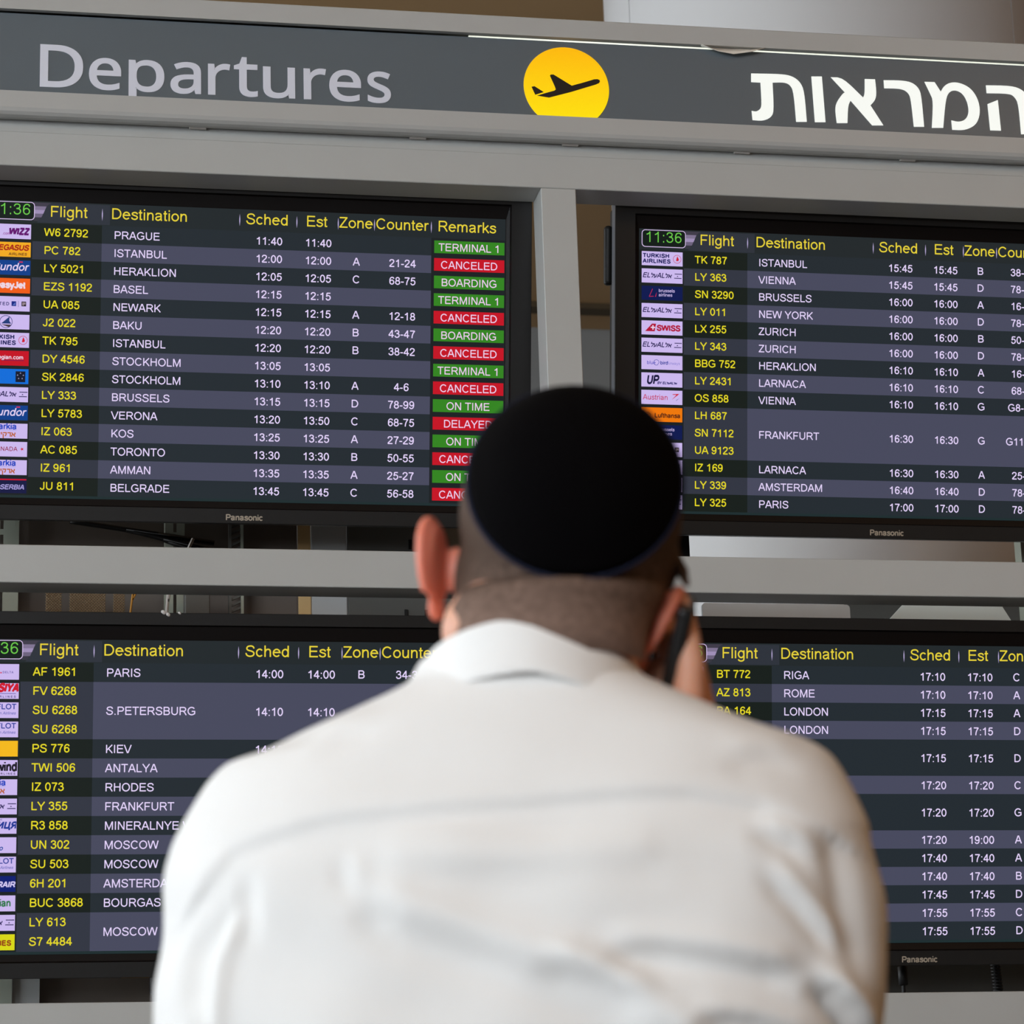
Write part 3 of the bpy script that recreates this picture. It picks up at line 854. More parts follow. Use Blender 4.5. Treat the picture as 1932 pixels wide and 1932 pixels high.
        q[(206, 40, 70)] = [[(0.03, -0.008), (0.034, -0.008), (0.037, 0.004), (0.034, 0.004)]]
        logo_text(q, 'Alitalia', 0.028, -0.005, 0.018, (50, 132, 60), 'r', 0.2, 60)
    return bg, q


PLAIN = None
BOARDS = {
    'TL': dict(label='upper left black flat screen listing PRAGUE to BELGRADE with red and green remarks', rows=[
        (['wizz'], ['W6 2792'], 'PRAGUE', '11:40', '11:40', '', '', 'TERMINAL 1'),
        (['pegasus'], ['PC 782'], 'ISTANBUL', '12:00', '12:00', 'A', '21-24', 'CANCELED'),
        (['sundor'], ['LY 5021'], 'HERAKLION', '12:05', '12:05', 'C', '68-75', 'BOARDING'),
        (['easyjet'], ['EZS 1192'], 'BASEL', '12:15', '12:15', '', '', 'TERMINAL 1'),
        (['united'], ['UA 085'], 'NEWARK', '12:15', '12:15', 'A', '12-18', 'CANCELED'),
        (['globe'], ['J2 022'], 'BAKU', '12:20', '12:20', 'B', '43-47', 'BOARDING'),
        (['turkish'], ['TK 795'], 'ISTANBUL', '12:20', '12:20', 'B', '38-42', 'CANCELED'),
        (['norwegian'], ['DY 4546'], 'STOCKHOLM', '13:05', '13:05', '', '', 'TERMINAL 1'),
        (['sas'], ['SK 2846'], 'STOCKHOLM', '13:10', '13:10', 'A', '4-6', 'CANCELED'),
        (['elal'], ['LY 333'], 'BRUSSELS', '13:15', '13:15', 'D', '78-99', 'ON TIME'),
        (['sundor'], ['LY 5783'], 'VERONA', '13:20', '13:50', 'C', '68-75', 'DELAYED'),
        (['arkia'], ['IZ 063'], 'KOS', '13:25', '13:25', 'A', '27-29', 'ON TIME'),
        (['aircanada'], ['AC 085'], 'TORONTO', '13:30', '13:30', 'B', '50-55', 'CANCELED'),
        (['arkia'], ['IZ 961'], 'AMMAN', '13:35', '13:35', 'A', '25-27', 'ON TIME'),
        (['serbia'], ['JU 811'], 'BELGRADE', '13:45', '13:45', 'C', '56-58', 'CANCELED')]),
    'TR': dict(label='upper right black flat screen listing ISTANBUL, VIENNA and BRUSSELS down to PARIS', rows=[
        (['turkish'], ['TK 787'], 'ISTANBUL', '15:45', '15:45', 'B', '38-', None),
        (['elal'], ['LY 363'], 'VIENNA', '15:45', '15:45', 'D', '78-', None),
        (['brussels'], ['SN 3290'], 'BRUSSELS', '16:00', '16:00', 'A', '16-', None),
        (['elal'], ['LY 011'], 'NEW YORK', '16:00', '16:00', 'D', '78-', None),
        (['swiss'], ['LX 255'], 'ZURICH', '16:00', '16:00', 'B', '50-', None),
        (['elal'], ['LY 343'], 'ZURICH', '16:00', '16:00', 'D', '78-', None),
        (['bluebird'], ['BBG 752'], 'HERAKLION', '16:10', '16:10', 'A', '16-', None),
        (['up'], ['LY 2431'], 'LARNACA', '16:10', '16:10', 'C', '68-', None),
        (['austrian'], ['OS 858'], 'VIENNA', '16:10', '16:10', 'G', 'G8-', None),
        (['lufthansa', 'brussels', 'united'], ['LH 687', 'SN 7112', 'UA 9123'], 'FRANKFURT', '16:30', '16:30', 'G', 'G11-', None),
        (['arkia'], ['IZ 169'], 'LARNACA', '16:30', '16:30', 'A', '25-', None),
        (['elal'], ['LY 339'], 'AMSTERDAM', '16:40', '16:40', 'D', '78-', None),
        (['elal'], ['LY 325'], 'PARIS', '17:00', '17:00', 'D', '78-', None)]),
    'BL': dict(label='lower left black flat screen listing PARIS, S.PETERSBURG and KIEV, partly behind the man', rows=[
        (['delta'], ['AF 1961'], 'PARIS', '14:00', '14:00', 'B', '34-37', None),
        (['rossiya', 'aeroflot', 'aeroflot'], ['FV 6268', 'SU 6268', 'SU 6268'], 'S.PETERSBURG', '14:10', '14:10', 'A', '', None),
        (['uia'], ['PS 776'], 'KIEV', '14:15', '', '', '', None),
        (['tailwind'], ['TWI 506'], 'ANTALYA', '', '', '', '', None),
        (['arkia'], ['IZ 073'], 'RHODES', '', '', '', '', None),
        (['elal'], ['LY 355'], 'FRANKFURT', '', '', '', '', None),
        (['avia'], ['R3 858'], 'MINERALNYE V', '', '', '', '', None),
        (['transaero'], ['UN 302'], 'MOSCOW', '', '', '', '', None),
        (['aeroflot'], ['SU 503'], 'MOSCOW', '', '', '', '', None),
        (['israir'], ['6H 201'], 'AMSTERDAM', '', '', '', '', None),
        (['bulgarian'], ['BUC 3868'], 'BOURGAS', '', '', '', '', None),
        (['elal', 's7'], ['LY 613', 'S7 4484'], 'MOSCOW', '', '', '', '', None)]),
    'BR': dict(label='lower right black flat screen listing RIGA, ROME and LONDON, partly behind the man', rows=[
        (['plain'], ['BT 772'], 'RIGA', '17:10', '17:10', 'C', '', None),
        (['alitalia'], ['AZ 813'], 'ROME', '17:10', '17:10', 'A', '', None),
        (['plain'], ['BA 164'], 'LONDON', '17:15', '17:15', 'A', '', None),
        (['plain'], [''], 'LONDON', '17:15', '17:15', 'D', '', None),
        (['plain', 'plain'], ['', ''], '', '17:15', '17:15', 'D', '', None),
        (['plain'], [''], '', '17:20', '17:20', 'C', '', None),
        (['plain', 'plain'], ['', ''], '', '17:20', '17:20', 'G', '', None),
        (['plain'], [''], '', '17:20', '19:00', 'A', '', None),
        (['plain'], [''], '', '17:40', '17:40', 'A', '', None),
        (['plain'], [''], '', '17:40', '17:40', 'B', '', None),
        (['plain'], [''], '', '17:45', '17:45', 'D', '', None),
        (['plain'], [''], '', '17:55', '17:55', 'C', '', None),
        (['plain'], [''], '', '17:55', '17:55', 'D', '', None)]),
}
POSE = {'TL': ((0.558256, 5.673767, 1.916038), (0.999998, -0.002106, 0.000616), (-0.001038, -0.206442, 0.978458)), 'TR': ((1.96227, 5.682283, 1.912008), (0.999984, 0.005616, 0.00103), (9e-05, -0.195795, 0.980645)), 'BL': ((0.547662, 5.626826, 0.967177), (0.999991, -0.003929, 0.001522), (-0.002208, -0.180752, 0.983526)), 'BR': ((1.949138, 5.622906, 0.973897), (0.999999, 0.00112, 0.000215), (-5e-06, -0.183969, 0.982932))}
OX, OT, OB = 0.609, 0.366, -0.3575


def band(x0, z0, x1, z1): return rect(x0, z0, x1, z1)


def rrect(x0, z0, x1, z1, r, n=5):
    o = []
    for cx, cz, a in ((x1 - r, z1 - r, 0), (x0 + r, z1 - r, 90), (x0 + r, z0 + r, 180), (x1 - r, z0 + r, 270)):
        o += [(cx + r * cos(radians(a + 90 * k / n)), cz + r * sin(radians(a + 90 * k / n))) for k in range(n + 1)]
    return o


def make_board(key):
    D = BOARDS[key]
    pos, xa, za = POSE[key]
    xa, za = Vector(xa), Vector(za)
    ya = za.cross(xa)
    m = Matrix((xa, ya, za)).transposed().to_4x4()
    m.translation = Vector(pos) + Vector((0, 0, EYE))
    t = empty('flight_screen', mw=m)
    tag(t, D['label'], 'screen', 'flight information screens in the grey frame')
    # bezel: flat front, bright side, dark slope down to the glass
    bm = bmesh.new()
    def rc(x, zt, zb, y): return [Vector((-x, y, zb)), Vector((x, y, zb)), Vector((x, y, zt)), Vector((-x, y, zt))]
    loft(bm, [rc(0.5645, 0.3415, -0.327, -0.0115), rc(0.5645, 0.3415, -0.327, -0.012), rc(OX - 0.001, OT - 0.001, OB + 0.001, -0.012), rc(OX, OT, OB, -0.011), rc(OX, OT, OB, -0.0075)], caps=False)
    bmesh.ops.recalc_face_normals(bm, faces=bm.faces)
    link('bezel', bm, MT['bezel'], t)
    bm = bmesh.new()
    loft(bm, [rc(OX, OT, OB, -0.0074), rc(OX, OT, OB, 0.021), rc(OX - 0.004, OT - 0.004, OB + 0.004, 0.0215)], caps=False)
    bmesh.ops.recalc_face_normals(bm, faces=bm.faces)
    link('edge_trim', bm, MT['grey_plastic'] if key == 'TR' else MT['black_plastic'], t)
    bm = bmesh.new()
    loft(bm, [rc(0.5645, 0.3415, -0.327, -0.0116), rc(0.562, 0.339, -0.3245, -0.004), rc(0.555, 0.3125, -0.3125, 0.0002), rc(0.553, 0.311, -0.311, 0.0006)], caps=False)
    bmesh.ops.recalc_face_normals(bm, faces=bm.faces)
    link('inner_rim', bm, MT['inner_bezel'], t)
    bm = bmesh.new()
    box(bm, (-OX + 0.006, 0.0216, OB + 0.006), (OX - 0.006, 0.07, OT - 0.006), 0.006, 2)
    box(bm, (-0.36, 0.07, -0.24), (0.36, 0.092, 0.22), 0.01, 2)
    link('housing', bm, MT['black_plastic'], t)
    if key in ('TR',):
        bm = bmesh.new()
        box(bm, (-OX - 0.012, 0.036, 0.19), (-OX + 0.007, 0.058, 0.322), 0.008, 3)
        link('side_handle', bm, MT['black_plastic'], t)
    sc = boxobj('screen', (-0.5535, 0.0, -0.3115), (0.5535, 0.004, 0.3115), MT['glass'], t)
    flat_mesh('brand_lettering', text_quads('Panasonic', -0.0425 if key == 'TL' else -0.034, -0.3505, 0.0170, 'l', 74, 0, 0.99), MT['silver_print'], t, -0.0124)

    Y1, Y2, Y3, Y4 = -0.0004, -0.0008, -0.0012, -0.0016
    def pr(name, quads, color, y):
        if quads: return flat_mesh(name, quads, pix(color), sc, y)
    # header
    pr('header_band', [band(-0.553, R1, 0.553, 0.311)], (34, 41, 44), Y1)
    pr('flight_tab', [[(-0.444, R1 + 0.0015), (-0.2925, R1 + 0.0015), (-0.2925, 0.3085), (-0.412, 0.3085), (-0.4195, 0.306), (-0.4245, 0.3005), (-0.431, 0.285), (-0.436, 0.275)]], (46, 51, 60), Y2)
    for i, c in enumerate(((64, 60, 74), (128, 116, 146), (158, 142, 182), (108, 98, 124), (54, 54, 64))):
        z1, z0 = 0.3085 - i * 0.0078, 0.3085 - (i + 1) * 0.0078
        pr('header_gloss', [band(-0.451, z0, (-0.415, -0.424, -0.428, -0.432, -0.437)[i], z1)], c, Y1 - 0.0002)
    pr('clock_border', [rrect(-0.5475, 0.2708, -0.4485, 0.309, 0.008)], (212, 190, 232), Y2)
    pr('clock_box', [rrect(-0.5460, 0.2723, -0.4500, 0.3075, 0.0068)], (16, 28, 24), Y3)
    pr('clock_digits', text_quads('11:36', -0.4985, 0.2815, 0.0325, 'c', 36, 0, 1.03), (108, 200, 76), Y4)
    for x in (-0.3085, -0.02, 0.1015, 0.190, 0.268, 0.391):
        pr('column_tick', [[(x, R1 + 0.010), (x + 0.0011, R1 + 0.020), (x + 0.0011, R1 + 0.026), (x, R1 + 0.036), (x - 0.0011, R1 + 0.026), (x - 0.0011, R1 + 0.020)]], (176, 164, 206), Y3)
    for s, x, al in (('Flight', -0.4175, 'l'), ('Destination', -0.2905, 'l'), ('Sched', -0.0075, 'l'), ('Est', 0.1208, 'l'), ('Zone', 0.1915, 'l'), ('Counter', 0.2705, 'l'), ('Remarks', 0.4045, 'l')):
        pr('header_text', text_quads(s, x, 0.2795, EMH, al, 44), HDR, Y3)
    pr('footer_band', [band(-0.553, -0.311, 0.553, R1 - 15 * PIT)], (30, 46, 48), Y1)
    r = 0
    for i, (logos, fl, dest, s1, s2, zn, ct, rm) in enumerate(D['rows']):
        n = len(logos)
        zt, zb = R1 - r * PIT, R1 - (r + n) * PIT
        lite = i % 2 == 1
        pr('logo_column', [band(-0.553, zb, -0.4525, zt)], (26, 32, 34), Y1)
        pr('flight_cell', [band(-0.4525, zb, -0.3088, zt)], (50, 54, 66) if lite else (23, 31, 28), Y1)
        pr('row_band', [band(-0.3088, zb, 0.3915, zt)], (72, 74, 94) if lite else (36, 44, 50), Y1)
        pr('remark_cell', [band(0.3915, zb, 0.553, zt)], (28, 33, 36), Y1)
        for j in range(n):
            zc = zt - (j + 0.5) * PIT
            bg, q = logo(logos[j])
            tile = pr('logo_tile', [band(-0.5473, zc - 0.0155, -0.4555, zc + 0.0155)], bg, Y2)
            for c, qq in q.items():
                cx = -0.5014
                g = [[(min(max(a + cx, -0.547), -0.4557), b + zc) for a, b in p] for p in qq]
                pr('logo_print', g, c, Y3 - (0.0002 if c in ((232, 215, 240), (170, 150, 160), (90, 110, 190), (150, 150, 190)) else 0))
            if fl[j]:
                pr('flight_number', text_quads(fl[j], -0.4285, zt - j * PIT - 0.0262, EM, 'l', 54), YEL, Y3)
        zc = (zt + zb) / 2 - 0.0083
        pr('destination_text', text_quads(dest, -0.2838, zc, EM, 'l', 49), WHT, Y3)
        pr('time_text', text_quads(s1, 0.043, zc - 0.0008, EM, 'c', 52), WHT, Y3)
        pr('time_text', text_quads(s2, 0.148, zc - 0.0010, EM, 'c', 52), WHT, Y3)
        pr('zone_text', text_quads(zn, 0.2298, zc - 0.0002, EM, 'c', 52), WHT, Y3)
        if ct.endswith('-'):
            pr('counter_text', text_quads(ct, {'G8-': 0.292, 'G11-': 0.2866}.get(ct, 0.3003), zc - 0.0004, EM, 'l', 52), WHT, Y3)
        else:
            pr('counter_text', text_quads(ct, 0.3293, zc - 0.0004, EM, 'c', 52), WHT, Y3)
        if rm:
            pr('remark_box', [band(0.3978, zt - 0.0324, 0.551, zt - 0.0052)], RED if rm in ('CANCELED', 'DELAYED') else GRN, Y2)
            pr('remark_text', text_quads(rm, 0.4742, zc - 0.0002, EM, 'c', 47), (236, 206, 236), Y3)
        r += n
    return t


for k in ('TL', 'TR', 'BL', 'BR'):
    make_board(k)

# ================================================================ what shows through the gaps behind the screens
BY = 5.95


def upright(x0, x1, z0, z1, label, slots=True, m='galv', y=BY):
    t = empty('steel_upright', ((x0 + x1) / 2, y + 0.02, 0))
    tag(t, label, 'upright')
    w2 = (x1 - x0) / 2
    bm = bmesh.new()
    if slots:
        sw = 0.0035
        cx = 0.0
        box(bm, (-w2, -0.02, z0), (cx - sw, -0.017, z1))
        box(bm, (cx + sw, -0.02, z0), (w2, -0.017, z1))
        z = z0
        while z < z1:
            box(bm, (cx - sw, -0.0199, z), (cx + sw, -0.0171, min(z + 0.012, z1)))
            z += 0.062
    else:
        box(bm, (-w2, -0.02, z0), (w2, -0.017, z1))
    link('face', bm, MT[m], t)
    bm = bmesh.new()
    box(bm, (-w2, -0.017, z0), (-w2 + 0.003, 0.02, z1))
    box(bm, (w2 - 0.003, -0.017, z0), (w2, 0.02, z1))
    link('flange', bm, MT[m], t)
    return t


MT['brown_sheet'] = mat('brown_grey_sheet', (108, 98, 90), rough=0.7, noise=0.06, nscale=6)
MT['dim_sheet'] = mat('dim_grey_sheet', (98, 97, 92), rough=0.65, noise=0.05, nscale=6)
MT['pale_sheet'] = mat('pale_green_grey_sheet', (222, 232, 228), rough=0.5)
MT['mid_sheet'] = mat('mid_grey_sheet', (196, 197, 196), rough=0.5)
upright(0.02, 0.093, 0, Z(2.32), 'slotted pale steel upright behind the left edge of the left screens')
upright(0.405, 0.447, 0, Z(2.32), 'narrow slotted steel upright right of the other one behind the left screens')
upright(0.0945, 0.150, 0, Z(0.80), 'plain grey post below the lower left screen', False, 'mid_sheet', y=5.972)
upright(2.36, 2.43, 0, Z(2.32), 'slotted steel upright behind the right screens near the frame end')
upright(1.50, 1.57, 0, Z(2.32), 'plain dark steel upright behind the left edge of the right screens', False, 'black_plastic', y=5.93)
# brackets that tie every screen to the uprights
for (cx, cz, ux, nm) in ((0.55, 1.916, 0.426, 'upper left'), (1.96, 1.912, 1.56, 'upper right'), (0.55, 0.967, 0.426, 'lower left'), (1.95, 0.974, 1.56, 'lower right')):
    t = empty('screen_bracket', (cx, 5.87, Z(cz)))
    tag(t, 'dark steel bracket carrying the %s screen from the uprights behind' % nm, 'bracket')
    o = boxobj('arm', (min(ux - cx, 0), 0.035, -0.02), (max(ux - cx, 0) + 0.3, 0.068, 0.02), MT['dark_steel'], t, 0.003)
    boxobj('plate', (-0.15, -0.02, -0.10), (0.15, 0.034, 0.10), MT['dark_steel'], t, 0.004)
    boxobj('neck', (-0.04, -0.085, -0.03), (0.04, -0.0205, 0.03), MT['dark_steel'], t, 0.004)

# enclosure sheets further back
def sheet(name, x0, x1, z0, z1, y, m, label, cat='panel', th=0.012):
    o = boxobj(name, (x0, y, Z(z0)), (x1, y + th, Z(z1)), MT[m], None, 0.002)
    return tag(o, label, cat)


sheet('rear_sheet', -0.10, 0.70, -1.13, 1.80, 6.02, 'brown_sheet', 'dull brown sheet closing the back behind the left screens')
sheet('rear_strip', 0.7015, 0.730, -1.13, 1.80, 6.02, 'tan', 'narrow tan strip beside the brown sheet behind the left screens')
sheet('rear_sheet', 0.7315, 0.81, -1.13, 1.80, 6.02, 'mid_sheet', 'mid grey sheet right of the tan strip behind the left screens')
sheet('rear_sheet', 0.8115, 1.13, -1.13, 1.80, 6.02, 'dim_sheet', 'dark sheet with small slots behind the right end of the left screens')
sheet('rear_sheet', 1.98, 2.60, -1.13, 1.53, 6.10, 'dim_sheet', 'dim grey sheet behind the lower right screen')
bm = bmesh.new()
for (x, z) in ((0.952, 1.60), (0.985, 1.575), (0.985, 1.44), (0.94, 1.44), (1.02, 1.61)):
    box(bm, (x - 0.0035, 6.016, Z(z - 0.011)), (x + 0.0035, 6.0195, Z(z + 0.011)))
o = link('slot_cover', bm, MT['cable'])
tag(o, 'small black slots in the dark sheet behind the left screens', 'slots', kind='stuff')

# ribbed conduit, hatched plate
t = empty('ribbed_conduit', (0.563, 5.955, Z(1.35)))
tag(t, 'grey ribbed vertical strip behind the logo of the upper left screen', 'conduit')
boxobj('rail', (-0.02, 0.0, -0.02), (-0.014, 0.02, 0.46), MT['dim_sheet'], t)
boxobj('rail', (0.006, 0.0, -0.02), (0.012, 0.02, 0.46), MT['galv'], t)
bm = bmesh.new()
for k in range(34):
    z = -0.02 + k * 0.0135
    vs = [bm.verts.new(p) for p in ((-0.014, 0.004, z), (0.006, 0.004, z + 0.010), (0.006, 0.004, z + 0.015), (-0.014, 0.004, z + 0.005), (-0.014, 0.010, z), (0.006, 0.010, z + 0.010), (0.006, 0.010, z + 0.015), (-0.014, 0.010, z + 0.005))]
    for f in ((0, 1, 2, 3), (7, 6, 5, 4), (0, 4, 5, 1), (3, 2, 6, 7)):
        bm.faces.new([vs[i] for i in f])
link('ribs', bm, MT['dim_sheet'], t)

tag(boxobj('steel_shelf', (0.0, 5.86, Z(1.375)), (1.12, 6.0, Z(1.39)), MT['dark_steel'], None, 0.002), 'dark steel shelf across the uprights, behind the gap between the left screens', 'shelf')

# expanded metal pieces lying on the lower screen side
MT['mesh_metal'] = mat('perforated_bronze_metal', (150, 128, 98), rough=0.5, metal=0.2)
for (x0, x1, tt, lb) in ((0.150, 0.183, 0.030, 'small'), (0.200, 0.275, 0.030, 'widest'), (0.292, 0.316, 0.022, 'smallest')):
    z0, z1 = Z(1.391), Z(1.4605)
    t = empty('perforated_plate', ((x0 + x1) / 2, 5.90, z0))
    tag(t, '%s bronze perforated plate above the lower left screen' % lb, 'plate')
    bm = bmesh.new()
    w2, hh = (x1 - x0) / 2, z1 - z0
    stp = 0.0062
    i = -12
    while i * stp < (x1 - x0) + hh:
        for sgn in (1, -1):
            a = i * stp - w2
            pts = []
            for z in (0, hh):
                pts.append((a + z if sgn > 0 else a + hh - z, z))
            (xa_, za_), (xb_, zb_) = pts
            # clip to the plate
            def cl(x, z, x2, z2):
                if x < -w2: 
                    k = (-w2 - x) / (x2 - x) if x2 != x else 0
                    return (-w2, z + (z2 - z) * k)
                if x > w2:
                    k = (w2 - x) / (x2 - x) if x2 != x else 0
                    return (w2, z + (z2 - z) * k)
                return (x, z)
            if max(xa_, xb_) > -w2 and min(xa_, xb_) < w2:
                p, q = cl(xa_, za_, xb_, zb_), cl(xb_, zb_, xa_, za_)
                tube(bm, [(p[0], 0, p[1]), (q[0], 0, q[1])], 0.0013, 4)
        i += 1
    link('lattice', bm, MT['mesh_metal'], t)
    bm = bmesh.new()
    box(bm, (-w2, -0.002, 0.0), (w2, 0.002, 0.003))
    box(bm, (-w2, -0.002, hh - 0.003), (w2, 0.002, hh))
    link('rim', bm, MT['mesh_metal'], t)
    bm = bmesh.new()
    box(bm, (-w2, 0.002, 0.0), (-w2 + 0.006, 0.12, 0.004))
    link('foot', bm, MT['dark_steel'], t)


def cable(pts, r, m, label, name='cable', cat='cable'):
    bm = bmesh.new()
    P_ = [Vector(p) for p in pts]
    q = []
    P2 = [P_[0]] + P_ + [P_[-1]]
    for i in range(1, len(P2) - 2):
        for k in range(6):
            s = k / 6
            q.append(0.5 * (2 * P2[i] + (P2[i + 1] - P2[i - 1]) * s + (2 * P2[i - 1] - 5 * P2[i] + 4 * P2[i + 1] - P2[i + 2]) * s * s + (P2[i + 2] - P2[i - 1] - 3 * P2[i] + 3 * P2[i + 1]) * s ** 3))
    q.append(P_[-1])
    tube(bm, q, r, 8)
    o = link(name, bm, MT[m], None, True)
    if label: tag(o, label, cat)
    return o


cable([(0.20, 5.93, Z(1.615)), (0.32, 5.93, Z(1.598)), (0.40, 5.93, Z(1.578)), (0.46, 5.93, Z(1.555))], 0.006, 'cable', 'black cable slanting behind the upper left screen bottom edge')
cable([(0.326, 5.88, Z(1.392)), (0.331, 5.88, Z(1.43)), (0.345, 5.88, Z(1.455)), (0.352, 5.88, Z(1.475))], 0.0022, 'yellow', 'short orange cable above the lower left screen')
cable([(0.402, 5.87, Z(1.39)), (0.405, 5.87, Z(1.425)), (0.412, 5.87, Z(1.46)), (0.43, 5.87, Z(1.50))], 0.0035, 'white_clip', 'pale cable standing above the lower left screen')
sheet('junction_box', 0.441, 0.494, 1.3905, 1.458, 5.86, 'dim_sheet', 'small dark grey box above the lower left screen', 'box', 0.05)
# plastic scraps lying on the top edge of the lower left screen
bm = bmesh.new()
for (x, z, s) in ((0.375, 1.3258, 0.006), (0.384, 1.3215, 0.0055), (0.407, 1.3245, 0.004)):
    ell(bm, (x, 5.551, Z(z)), (s, 0.004, s * 0.7), Euler((0, 0.7, 0)).to_matrix(), 8, 6)
tag(link('plastic_scrap', bm, MT['white_clip'], None), 'white crumpled scraps on the top edge of the lower left screen', 'scrap', kind='stuff')

# mounts seen above the lower right screen
bm = bmesh.new()
prism(bm, rrect(1.585, 1.33, 1.925, 1.4475, 0.008), 5.90, 5.91)
o = link('mount_plate', bm, MT['mid_sheet'])
for v in o.data.vertices: v.co.z += EYE
tag(o, 'rounded grey plate above the lower right screen, left of the pale tray', 'plate')
bm = bmesh.new()
prism(bm, [(1.90, 1.30), (2.36, 1.30), (2.275, 1.447), (2.045, 1.447)], 5.88, 5.89)
o = link('cable_tray', bm, MT['pale_sheet'])
for v in o.data.vertices: v.co.z += EYE
tag(o, 'pale green grey tapering tray above the lower right screen', 'tray')

# leads hanging below the lower screens
def lead(x, y, label, coil=False, ferrite=True, lean=0.0):
    t = empty('hanging_lead', (x, y, Z(0.62)))
    tag(t, label, 'cable')
    bm = bmesh.new()
    tube(bm, [(0, 0, 0.10), (0.001, 0, 0.02), (-0.001 - lean, 0, -0.05), (-lean * 3, 0.01, -0.3)], 0.0042, 8)
    link('wire', bm, MT['cable'], t, True)
    if coil:
        bm = bmesh.new()
        n = 220
        tube(bm, [(-lean * 0.5 + 0.0095 * cos(i * 0.62) - lean * (i / n) * 1.2 + 0.006 * (i / n), 0.0095 * sin(i * 0.62), 0.06 - 0.15 * i / n) for i in range(n)], 0.0028, 6)
        link('coil', bm, MT['cable'], t, True)
    elif ferrite:
        bm = bmesh.new()
        tube(bm, [(0, 0, 0.022), (0, 0, 0.020), (0, 0, -0.018), (0, 0, -0.020)], [0.007, 0.0105, 0.0105, 0.007], 12)
        link('ferrite', bm, MT['cable'], t, True)
    return t


lead(1.985, 5.88, 'black lead with ferrite bead hanging below the lower right screen')
lead(2.195, 5.88, 'coiled black lead hanging below the lower right screen', coil=True)
lead(0.380, 5.88, 'black lead hanging below the lower left screen beside the man')
tag(boxobj('yellow_tag', (0.315, 5.93, Z(0.640)), (0.375, 5.935, Z(0.647)), MT['yellow']), 'thin yellow strip under the lower left screen', 'strip')
# ================================================================ the man
MY = 2.0
hd = Vector((0.193287, 0.981142, 0.000000))
rt = Vector((0.981142, -0.193287, 0.000000))
mm = Matrix((rt, hd, Vector((0, 0, 1)))).transposed().to_4x4()
mm.translation = hd * MY
mm.translation.z = 0.0
# man space: x to his right hand side of the view, y away from the viewer (0 = his shoulder plane), z up from the floor
man = empty('person', mw=mm)
tag(man, 'man in white shirt and black skullcap, back turned, holding a phone to his ear', 'person')

MT['skin'] = mat('skin', (214, 156, 128), rough=0.5, sss=0.25, noise=0.05, nscale=30)
MT['ear_skin'] = mat('ruddy_ear_skin', (222, 130, 106), rough=0.5, sss=0.4, noise=0.06, nscale=60)
MT['shirt'] = mat('white_cotton', (236, 234, 231), rough=0.85, spec=0.2, noise=0.012, nscale=25, bump=0.12, bscale=700, sheen=0.1)
MT['velvet'] = mat('black_velvet', (5, 4, 5), rough=0.95, spec=0.05)
MT['velvet_rim'] = mat('dark_blue_rim', (30, 34, 52), rough=0.9, spec=0.1)
MT['trousers'] = mat('dark_trousers', (34, 35, 42), rough=0.9)
MT['shoe'] = mat('black_leather', (18, 16, 16), rough=0.35)
MT['phone'] = mat('black_phone', (14, 13, 14), rough=0.3)
MT['eye'] = mat('eye_white', (225, 220, 214), rough=0.2)
MT['iris'] = mat('brown_iris', (60, 40, 26), rough=0.2)
MT['lips'] = mat('lips', (176, 98, 88), rough=0.5)
# cropped hair: dark strands over skin, thinner and lighter towards the nape
hm = mat('cropped_hair', (96, 78, 68), rough=0.8, spec=0.2, bump=0.5, bscale=500)
nt = hm.node_tree
tc = nt.nodes.new('ShaderNodeTexCoord')
mp = nt.nodes.new('ShaderNodeMapping')
mp.inputs['Scale'].default_value = (170, 170, 240)
nz = nt.nodes.new('ShaderNodeTexNoise')
nz.inputs['Scale'].default_value = 1.0
nz.inputs['Detail'].default_value = 8
sx = nt.nodes.new('ShaderNodeSeparateXYZ')
mr = nt.nodes.new('ShaderNodeMapRange')
mr.inputs['From Min'].default_value = 1.555
mr.inputs['From Max'].default_value = 1.655
ad = nt.nodes.new('ShaderNodeMath')
ad.operation = 'MULTIPLY_ADD'
ad.inputs[1].default_value = 0.6
cr = nt.nodes.new('ShaderNodeValToRGB')
cr.color_ramp.elements[0].position = 0.25
cr.color_ramp.elements[0].color = (*lin((172, 140, 124)), 1)
cr.color_ramp.elements[1].position = 1.0
cr.color_ramp.elements[1].color = (*lin((78, 62, 52)), 1)
nt.links.new(tc.outputs['Object'], mp.inputs['Vector'])
nt.links.new(mp.outputs['Vector'], nz.inputs['Vector'])
nt.links.new(tc.outputs['Object'], sx.inputs['Vector'])
nt.links.new(sx.outputs['Z'], mr.inputs['Value'])
nt.links.new(mr.outputs['Result'], ad.inputs[0])
n3 = nt.nodes.new('ShaderNodeMath')
n3.operation = 'MULTIPLY_ADD'
n3.inputs[1].default_value = 0.5
n3.inputs[2].default_value = 0.25
nt.links.new(nz.outputs['Fac'], n3.inputs[0])
nt.links.new(n3.outputs['Value'], ad.inputs[2])
nt.links.new(ad.outputs['Value'], cr.inputs['Fac'])
nt.links.new(cr.outputs['Color'], nt.nodes['Principled BSDF'].inputs['Base Color'])


def E3(x, y, z): return Euler((radians(x), radians(y), radians(z))).to_matrix()


HC = Vector((0.043, 0.0, Z(0.545)))             # centre of the skull
HR = E3(0, 10, 0) @ E3(22, 0, 0)                # head tipped back and leaning to the phone


def hp(x, y, z): return HC + HR @ Vector((x, y, z))


